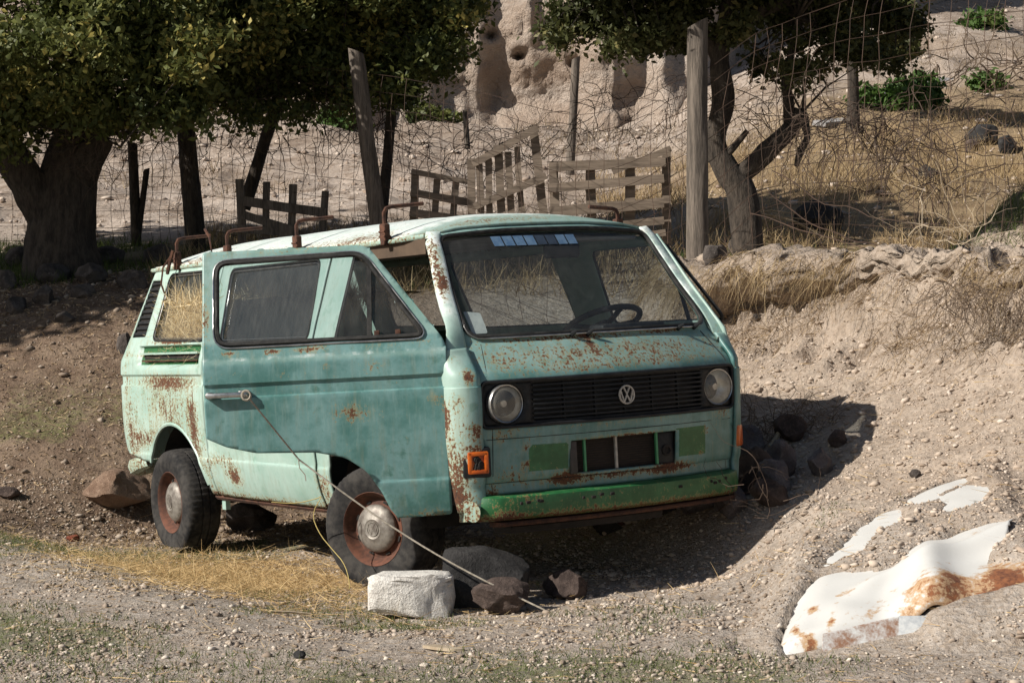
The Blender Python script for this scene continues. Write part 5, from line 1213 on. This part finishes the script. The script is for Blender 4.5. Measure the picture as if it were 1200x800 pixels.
# --- the big old tree on the left
bx_, by_ = at(75, 310, 17.3).x, 17.3; zb = gz(bx_, by_) - .12; base = (bx_, by_, zb)
T1 = [((bx_, by_, zb), A(72, 270, 17.3), A(78, 215, 17.3), A(88, 165, 17.3), A(98, 100, 17.2), A(120, 20, 17.1), A(150, -90, 17)), (.38, .28, .25, .20, .17, .14, .10)]
T2 = [(A(66, 270, 17.28), A(42, 228, 17.2), A(12, 184, 17.1), A(-30, 120, 17), A(-80, 0, 16.8)), (.20, .17, .15, .13, .08)]
T3 = [(A(95, 200, 17.25), A(112, 172, 17.2), A(117, 160, 17.2)), (.17, .13, .11)]
cl = []
T4 = [(A(98, 100, 17.2), A(180, 50, 17.6), A(290, 20, 18.2), A(420, -5, 18.6)), (.15, .12, .09, .05)]
T5 = [(A(110, 60, 17.15), A(220, 0, 18), A(330, -70, 18.6)), (.13, .10, .06)]
cl = []
def C(px, py, y, r, n): c = at(px, py, y); cl.append(((c.x, c.y, c.z), r if hasattr(r, '__len__') else (r, r, r*.75), n))
for (px, py, y, r, n) in [(20, 60, 16.4, .65, 300), (90, 30, 16.2, .6, 260), (70, 85, 16.5, .42, 190), (0, 105, 16.6, .40, 120), (140, 80, 16.5, .5, 220), (200, 50, 16.4, .5, 220), (225, 75, 16.2, .30, 110), (125, 112, 16.8, .34, 90), (185, 108, 17.0, .32, 90), (-30, 40, 16.5, .8, 250), (40, -30, 16.6, .8, 250), (150, -20, 16.6, .7, 250),
                          (270, 30, 17.6, .55, 260), (330, 40, 18.0, .52, 260), (390, 35, 18.3, .55, 280), (450, 30, 18.4, .5, 260), (500, 15, 18.6, .40, 180), (300, 80, 18.2, .34, 130), (360, 80, 18.4, .34, 130), (420, 75, 18.6, .34, 130), (470, 60, 18.8, .3, 110), (530, -5, 18.7, .3, 100), (250, -20, 17.6, .8, 300), (350, -40, 18, .9, 320), (450, -50, 18.3, .8, 280), (250, 60, 18.5, .5, 200), (200, 95, 17.6, .4, 140), (545, 12, 18.8, .16, 30)]: C(px, py, y, r, n)
_r = np.random.default_rng(3)
for k in range(80):      # sprays hanging below the crown
    px = _r.uniform(-20, 540); py = np.interp(px, [-20, 120, 240, 320, 430, 500, 540], [148, 140, 112, 112, 108, 82, 40]) + _r.uniform(-45, 24); C(px, py, _r.uniform(16.2, 17.4) if px < 240 else _r.uniform(17.6, 18.8), _r.uniform(.05, .20), 11)
for (x, y, z, r, n) in [(-6, 17.4, 4.8, 1.2, 240), (-5, 17.4, 5.6, 1.4, 240), (-3.5, 17.8, 5.8, 1.4, 240), (-2.2, 18.4, 5.4, 1.2, 200), (-7.2, 17.6, 5.2, 1.3, 200), (-6.4, 16.8, 4.0, .8, 160)]: cl.append(((x, y, z), (r, r, r*.8), n))
cl = [(c, r_, int(n*(.45 if c[2] - .75*r_[0] < 3.05 else .8)) if c[2] < 4 else n) for c, r_, n in cl]
tree('old_oak_tree', 'big shaded tree with thick forked trunk at the left edge', base, [T1, T2, T3, T4, T5], cl, (22, .085, .060), (9, .22, .22), M['leaf'], 5, twigs=160, cut=4.6)
# --- leaning tree on the right
bx_, by_ = at(880, 285, 16.0).x, 16.0; zb = gz(bx_, by_) - .1; base = (bx_, by_, min(zb, at(880, 285, 16).z)); cl = []
R1 = [(base, A(872, 240, 16), A(852, 200, 16), A(838, 165, 16), A(848, 120, 16), A(843, 70, 16), A(850, 20, 16), A(860, -60, 16)), (.15, .12, .105, .09, .085, .07, .06, .04)]
R2 = [(A(862, 212, 16), A(890, 185, 16), A(918, 160, 16.0), A(940, 132, 16.0)), (.085, .085, .075, .065)]
R3 = [(A(925, 150, 16), A(924, 120, 16), A(921, 95, 16), A(926, 68, 16), A(935, 20, 16)), (.05, .045, .04, .03, .02)]
R4 = [(A(848, 185, 15.97), A(862, 170, 15.95), A(876, 153, 15.93)), (.035, .028, .018)]
R5 = [(A(843, 75, 16), A(825, 40, 16), A(790, 10, 16.1), A(720, -10, 16.2)), (.06, .05, .04, .03)]
R6 = [(A(848, 40, 16), A(900, 10, 16), A(980, -10, 16.1), (at(1040, -10, 16.2))), (.06, .05, .035, .02)]
R7 = [(A(940, 135, 16), A(946, 160, 15.9), A(938, 178, 15.9), A(933, 195, 15.9)), (.05, .028, .03, .018)]
for (px, py, y, r, n) in [(690, 10, 16.2, .30, 120), (740, 15, 16.2, .26, 120), (670, -10, 16.2, .3, 100), (790, 10, 16, .30, 130), (770, 35, 16, .18, 60), (720, 35, 16.1, .15, 45), (840, 15, 16.2, .3, 130), (890, 20, 16.2, .34, 160), (940, 25, 16.2, .34, 160), (990, 15, 16.2, .34, 160), (1030, 10, 16.3, .28, 120), (925, 50, 16.1, .2, 70), (960, 60, 16.1, .2, 70), (1005, 45, 16.2, .2, 70), (1045, 35, 16.3, .18, 60), (1066, 45, 16.4, .12, 36), (880, -30, 16.2, .5, 200), (760, -40, 16.2, .5, 180), (980, -40, 16.2, .5, 200), (870, 5, 15.8, .3, 110)]: C(px, py, y, r, n)
for (x, y, z, r, n) in [(.6, 14.6, 4.1, .62, 130), (1.4, 14.4, 4.2, .62, 130), (2.1, 14.7, 4.2, .62, 130), (1.0, 15.2, 4.5, .7, 130), (0, 15, 4.4, .6, 110), (1.6, 15.9, 4.6, .9, 160), (2.6, 16.0, 4.5, .9, 160), (.9, 16.2, 4.4, .7, 120)]: cl.append(((x, y, z), (r, r, r*.8), n))
cl = [((c[0], c[1], c[2] + (.10 if c[2] < 4 else 0)), r_, int(n*.36) if c[2] < 4 else n) for c, r_, n in cl]
for k in range(34):
    px = _r.uniform(650, 1060); py = np.interp(px, [650, 700, 760, 860, 920, 1000, 1060], [35, 52, 50, 50, 88, 72, 60]) + _r.uniform(-25, 12); C(px, py, _r.uniform(15.7, 16.5), _r.uniform(.06, .14), 11)
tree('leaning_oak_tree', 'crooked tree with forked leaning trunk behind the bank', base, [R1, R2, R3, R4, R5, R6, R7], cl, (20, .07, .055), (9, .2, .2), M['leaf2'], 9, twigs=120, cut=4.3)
# --- thin tree farther back
cl = []; b = at(999, 128, 26); base = (b.x, 26, gz(b.x, 26) - .05)
for (px, py, y, r, n) in [(985, -10, 26, .5, 130), (1020, -5, 26, .5, 130), (1050, 40, 26, .22, 60), (1062, 52, 26, .2, 55), (960, -20, 26, .5, 100), (1040, 10, 26, .35, 90)]: C(px, py, y, r, n)
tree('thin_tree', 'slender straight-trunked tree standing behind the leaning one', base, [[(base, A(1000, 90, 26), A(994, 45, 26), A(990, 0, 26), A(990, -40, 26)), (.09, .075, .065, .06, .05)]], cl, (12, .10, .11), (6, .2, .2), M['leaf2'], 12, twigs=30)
# --- neighbouring tree left of the picture, whose crown shades the foot of the old tree
base = (-9.3, 14.9, gz(-9.3, 14.9) - .1)
cl = [((-9.3 + a*.8, 14.9 + b_*.7, 4.5 + c), (.9, .9, .75), 160) for a, b_, c in [(0, 0, 0), (1.1, .4, .3), (-1.2, .2, .2), (.3, 1.3, .2), (-.2, -1.2, .4), (.5, .3, 1.3), (1.0, -1.0, .6), (-.9, 1.1, 1.0), (.9, 1.4, .9)]]
tree('side_oak_tree', 'tree just outside the left edge of the picture', base, [[(base, (-9.3, 14.9, 2.6), (-9.2, 15, 4), (-9.1, 14.9, 5.2)), (.24, .18, .14, .07)]], cl, (8, .2, .20), (8, .2, .2), M['leaf'], 15)
# --- shrubs
def shrub(px, py, y, rx, rz, n, seed, label, mat='shrub'):
    x = at(px, py, y).x; z = gz(x, y); zz = min(z, at(px, py, y).z + .2); root = empty('green_shrub', (x, y, z)); tag(root, label, 'shrub', 'green shrubs on the slope')
    r = np.random.default_rng(seed); d = r.normal(size=(n, 3)); d /= np.linalg.norm(d, axis=1)[:, None]; d[:, 2] = np.abs(d[:, 2]); t = d*(.4+.6*r.random(n)[:, None]**.5)*np.array([rx, rx*.8, rz])
    t[:, 0] += rx*.5*np.array([nz(q, 3, seed) for q in t])
    V, F_, tn = leafcloud(t, 11, .07, .10, seed); finish('foliage', V, F_, M[mat], root, 0, attrs=dict(tone=tn))
    mb = MB()
    for k in range(7): e = t[k]*.8; mb.tube([Vector((0, 0, -.05)), Vector(e)*.5 + Vector((0, 0, .05)), Vector(e)], [.02, .012, .005], 5)
    mb.build('stems', M['bark'], root, 60)
shrub(1068, 92, 27.5, .42, .50, 190, 1, 'rounded green shrub above the stone slabs'); shrub(1022, 95, 27.5, .22, .28, 70, 2, 'small green shrub right of the thin trunk')
shrub(585, 138, 34, .42, .40, 130, 3, 'green shrub at the cliff foot nearest the thin stake'); shrub(515, 150, 34, .55, .30, 130, 4, 'low green shrub left of the cliff hollow'); shrub(500, 165, 32, .5, .22, 110, 5, 'flat dull shrub below the low green one', 'leaf')
shrub(1152, 30, 34, .35, .28, 70, 6, 'small shrub high on the slope at the right'); shrub(395, 165, 31, .3, .3, 60, 7, 'small shrub seen left of the leaning grey post'); shrub(690, 108, 37, .3, .22, 60, 8, 'tiny shrub at the cliff foot right of the stake')
shrub(270, 130, 33, .3, .25, 60, 9, 'small shrub on the pale slope under the branches'); shrub(1155, 68, 29, .25, .2, 50, 10, 'little shrub among the grey debris at the right')
# --- stone slabs on the slope
M['rk_slab'] = stone_mat('grey_slab', (.26, .25, .245), (.42, .40, .385))
for i, (a, b, y, w, lb) in enumerate([((1003, 130), (1048, 114), 25, 9, 'pale stone slab at the lower end of the row on the slope'), ((1042, 118), (1086, 102), 25.3, 10, 'middle pale stone slab of the row on the slope'), ((1080, 104), (1124, 86), 25.7, 10, 'pale stone slab at the upper end of the row'), ((955, 150), (1000, 138), 24.5, 8, 'small grey slab lying by itself left of the row')]):
    A_, B_ = Vector(gpix(*a)), Vector(gpix(*b)); d = B_ - A_; L = d.length; c = (A_ + B_)/2; th = w*y/FPX
    mb = MB().box((0, 0, 0), (min(L, .9), .22, th*.8), Matrix.Rotation(math.atan2(d.y, d.x) + .1*(i-1), 3, 'Z') @ Matrix.Rotation(-math.asin(d.z/L) + .06*(i-1), 3, 'Y') @ Matrix.Rotation(R(10), 3, 'X'), .012)
    mb.v = [tuple(Vector(q)*(1 + .06*nz(q, 5, i))) for q in mb.v]
    tag(mb.build('stone_slab', M['rk_slab'], None, 30, (c.x, c.y, gz(c.x, c.y) + .02)), lb, 'slab', 'stone slabs on the slope')
# --- dead vines and brushwood
M['vine'] = simple('dead_vine_bark', (.035, .022, .015), (.10, .066, .045), 9, .9, .3, .002)
def tangle(name, px, py, y, w, h, n, seed, label, mat='vine', rad=.0048, droop=.3, cat='dead branches', seglen=.07):
    c = at(px, py, y); r = np.random.default_rng(seed); mb = MB()
    for k in range(n):
        p = np.array([r.uniform(-w, w), r.uniform(-.18, .18), r.uniform(-h, h)]); d = r.normal(size=3); d[1] *= .4; L = r.integers(5, 12); pts = [p]
        for i in range(L):
            d = d/np.linalg.norm(d) + r.normal(size=3)*.38; d[2] -= droop*.3; d[1] *= .8; d /= np.linalg.norm(d); p = p + d*seglen; pts.append(p)
        rad_ = rad*r.uniform(.5, 1.15)
        mb.tube([Vector(q) for q in pts], [rad_*(1 - .8*i/len(pts)) for i in range(len(pts))], 4, cap=False)
    o = mb.build(name, M[mat], None, 60, c); return tag(o, label, cat, kind=None)
tangle('dead_vine', 205, 145, 18.0, .75, .26, 120, 1, 'brown dead twigs hanging under the big tree crown')
tangle('dead_vine', 380, 130, 18.4, .85, .32, 130, 2, 'drooping dead twigs left of the leaning grey post', rad=.006)
tangle('dead_vine', 110, 175, 16.8, .35, .2, 36, 3, 'pale dead twigs against the thick trunk')
tangle('dead_vine', 520, 165, 20, .9, .14, 100, 4, 'row of dry vine twigs on the fence above the roof')
tangle('dead_vine', 730, 135, 20, .7, .2, 70, 5, 'dry vine twigs between the stake and the thick post')
tangle('dead_vine', 905, 115, 15.9, .40, .22, 44, 6, 'bare twigs around the fork of the leaning tree')
tangle('dead_vine', 1010, 150, 14.0, .50, .16, 150, 7, 'mat of dead vine draped over the fence wire', droop=.7)
tangle('dead_vine', 1080, 195, 13.4, .30, .25, 50, 8, 'thin dead vine stems on the fence at the right')
tangle('dead_vine', 600, 200, 19, .6, .2, 50, 14, 'dry twigs behind the plank gate')
tangle('dead_vine', 1175, 170, 12.8, .12, .35, 18, 15, 'dark vine stems at the right edge of the fence', droop=.6)
p = gpix(1175, 400); tangle('root_tangle', 1165, 345, p[1] - .1, .36, .07, 200, 9, 'dense tangle of brown roots at the right end of the bank', 'twig', .0026, .9, 'roots', .04)
p = gpix(925, 300); tangle('root_tangle', 930, 310, p[1] - .1, .55, .05, 150, 16, 'fine brown roots along the bank crest', 'twig', .0024, .8, 'roots', .035)
p = gpix(940, 500); tangle('brushwood', 930, 500, p[1] - .05, .26, .08, 170, 10, 'heap of grey brushwood in the shade beside the van', 'twig', .003, .25, 'brushwood', .04)
p = gpix(880, 600); tangle('brushwood', 890, 575, p[1] - .25, .18, .14, 22, 11, 'bare forked twigs in front of the shaded rubble', 'vine', .003, .0, 'brushwood', .04)
# dry shrub and fallen fence brush at the far right
p = gpix(1110, 300); tangle('brushwood', 1120, 285, p[1] - .1, .3, .12, 26, 12, 'tan dead weed stems on the bank crest', 'paletwig', .004, -.2, 'brushwood', .07)
p = gpix(1160, 75); tangle('brushwood', 1165, 78, 28, .9, .10, 50, 13, 'grey driftlike debris high on the right slope', 'twig', .014, .1, 'brushwood', .10)
# ================================================================== half-buried white car bonnet
def bonnet():
    O = np.array([(p.x, p.y) for p in HB]); n = 90
    root = empty('car_bonnet', tuple(at(990, 752, 8.4))); tag(root, 'rusty white car bonnet half buried in the bank', 'car panel')
    P0_, P1_, P2_, P3_ = [np.array(q) for q in HB]; V = []; T = []
    s_ = np.linspace(0, 1, n)
    for j in range(n):
        for i in range(n):
            a, b = s_[i], s_[j]; p = (P0_*(1-a) + P1_*a)*(1-b) + (P3_*(1-a) + P2_*a)*b
            z = hood_z(p[0], p[1]); dome = .05*math.sin(math.pi*min(1, b*1.2))*0 + .02*nz((p[0]*3, p[1]*3, 0), 1, 4)
            dome += .0 + .004*nz((p[0]*7, p[1]*7, 2), 1, 9) - .05*max(0, 1-a/.16)**2 - .05*max(0, 1-b/.12)**2              # rolled front edge
            dome -= .045*math.exp(-((a-.13)/.085)**2 - ((b-.12)/.10)**2)      # headlamp hollow
            dome += .045*math.exp(-((b-.22-.15*a)/.05)**2)*ss(.2, .4, a) - .03*math.exp(-((a-.40)/.06)**2)*max(0, .5-b)
            dome += .030*math.exp(-((a-.13)/.13)**2 - ((b-.12)/.16)**2)
            dome += .09*math.exp(-((a-.60)/.09)**2)*max(0, .6-b)*1.6              # raised crease to the upper point
            edge = -.05*max(0, (.035-b)/.035)
            V.append((p[0], p[1], z + .012 + dome + edge)); T.append((a, b))
    V = np.array(V); T = np.array(T); I = np.arange(n*n).reshape(n, n); F_ = np.stack([I[:-1, :-1], I[:-1, 1:], I[1:, 1:], I[1:, :-1]], -1).reshape(-1, 4)
    a, b = T.T
    # trim what the earth hides to the visible pieces plus a margin
    c = V[F_].mean(1); d = hood_masks(c[:, 0], c[:, 1]); F_ = F_[d < .06]
    ring = np.exp(-((np.hypot((a-.13)/.085, (b-.12)/.10) - 1.0)/.28)**2)
    r = .44*ring*(a < .22)*(.45 + .55*np.sin(a*60 + b*35)) + .30*ss(.55, .85, a)*ss(.34, .10, b)*(.6+.4*np.sin(a*23)) + .25*ss(.3, .6, a)*ss(.16, .06, b) + .20*ss(.34, .05, b) + .2*np.exp(-((b-.25-.3*(a-.2))/.04)**2)*(a > .2)
    m = N('rusty_white_paint', .5); n1 = m.noise(9, 6, .65); n3 = m.noise(38, 5, .7); ar = m.attr('rust'); q = m.math('ADD', m.math('ADD', m.math('MULTIPLY', n1, .55), m.math('MULTIPLY', n3, .35)), m.math('MULTIPLY', ar, .42))
    col = m.mix(m.ramp(q, .56, .66), (.58, .57, .54), (.42, .27, .15)); col = m.mix(m.ramp(q, .66, .72), col, m.mix(m.ramp(n3, .35, .65), (.10, .035, .018), (.24, .09, .035)))
    mt = m.done(col, m.ramp(q, .6, .7, .45, .9), m.bump(n3, .2, .003))
    o = finish('bonnet_skin', V - np.array(root.location), F_, mt, root, 70, attrs=dict(rust=r)); md = o.modifiers.new('thickness', 'SOLIDIFY'); md.thickness = .006; md.offset = -1
    # bent grille lip at the front edge
    for (a0, a1, dz, nm) in [(.17, .46, 0, 'grille_lip'), (.462, .63, .03, 'bent_lip_end')]:
        f = lambda a_: Vector(tuple(P0_*(1-a_) + P1_*a_)); A_, B_ = f(a0), f(a1); mb = MB()
        A_.z = hood_z(A_.x, A_.y) - .045; B_.z = hood_z(B_.x, B_.y) - .045 - dz
        pr = [A_ + Vector((0, -.015, .03)), B_ + Vector((0, -.015, .03 if dz == 0 else .02)), B_ + Vector((.0, -.055 - dz, -.05)), A_ + Vector((-.01, -.055, -.05))]; bk = [p_ + Vector((0, .012, .004)) for p_ in pr]
        mb.add([tuple(np.array(p_) - np.array(root.location)) for p_ in pr + bk], [(0, 1, 2, 3), (7, 6, 5, 4), (0, 4, 5, 1), (1, 5, 6, 2), (2, 6, 7, 3), (3, 7, 4, 0)])
        mb.build(nm, simple(nm + '_paint', (.55, .56, .55), (.22, .11, .06) if nm == 'grille_lip' else (.36, .38, .40), 16, .6, .3, .003), root, 20)
bonnet()
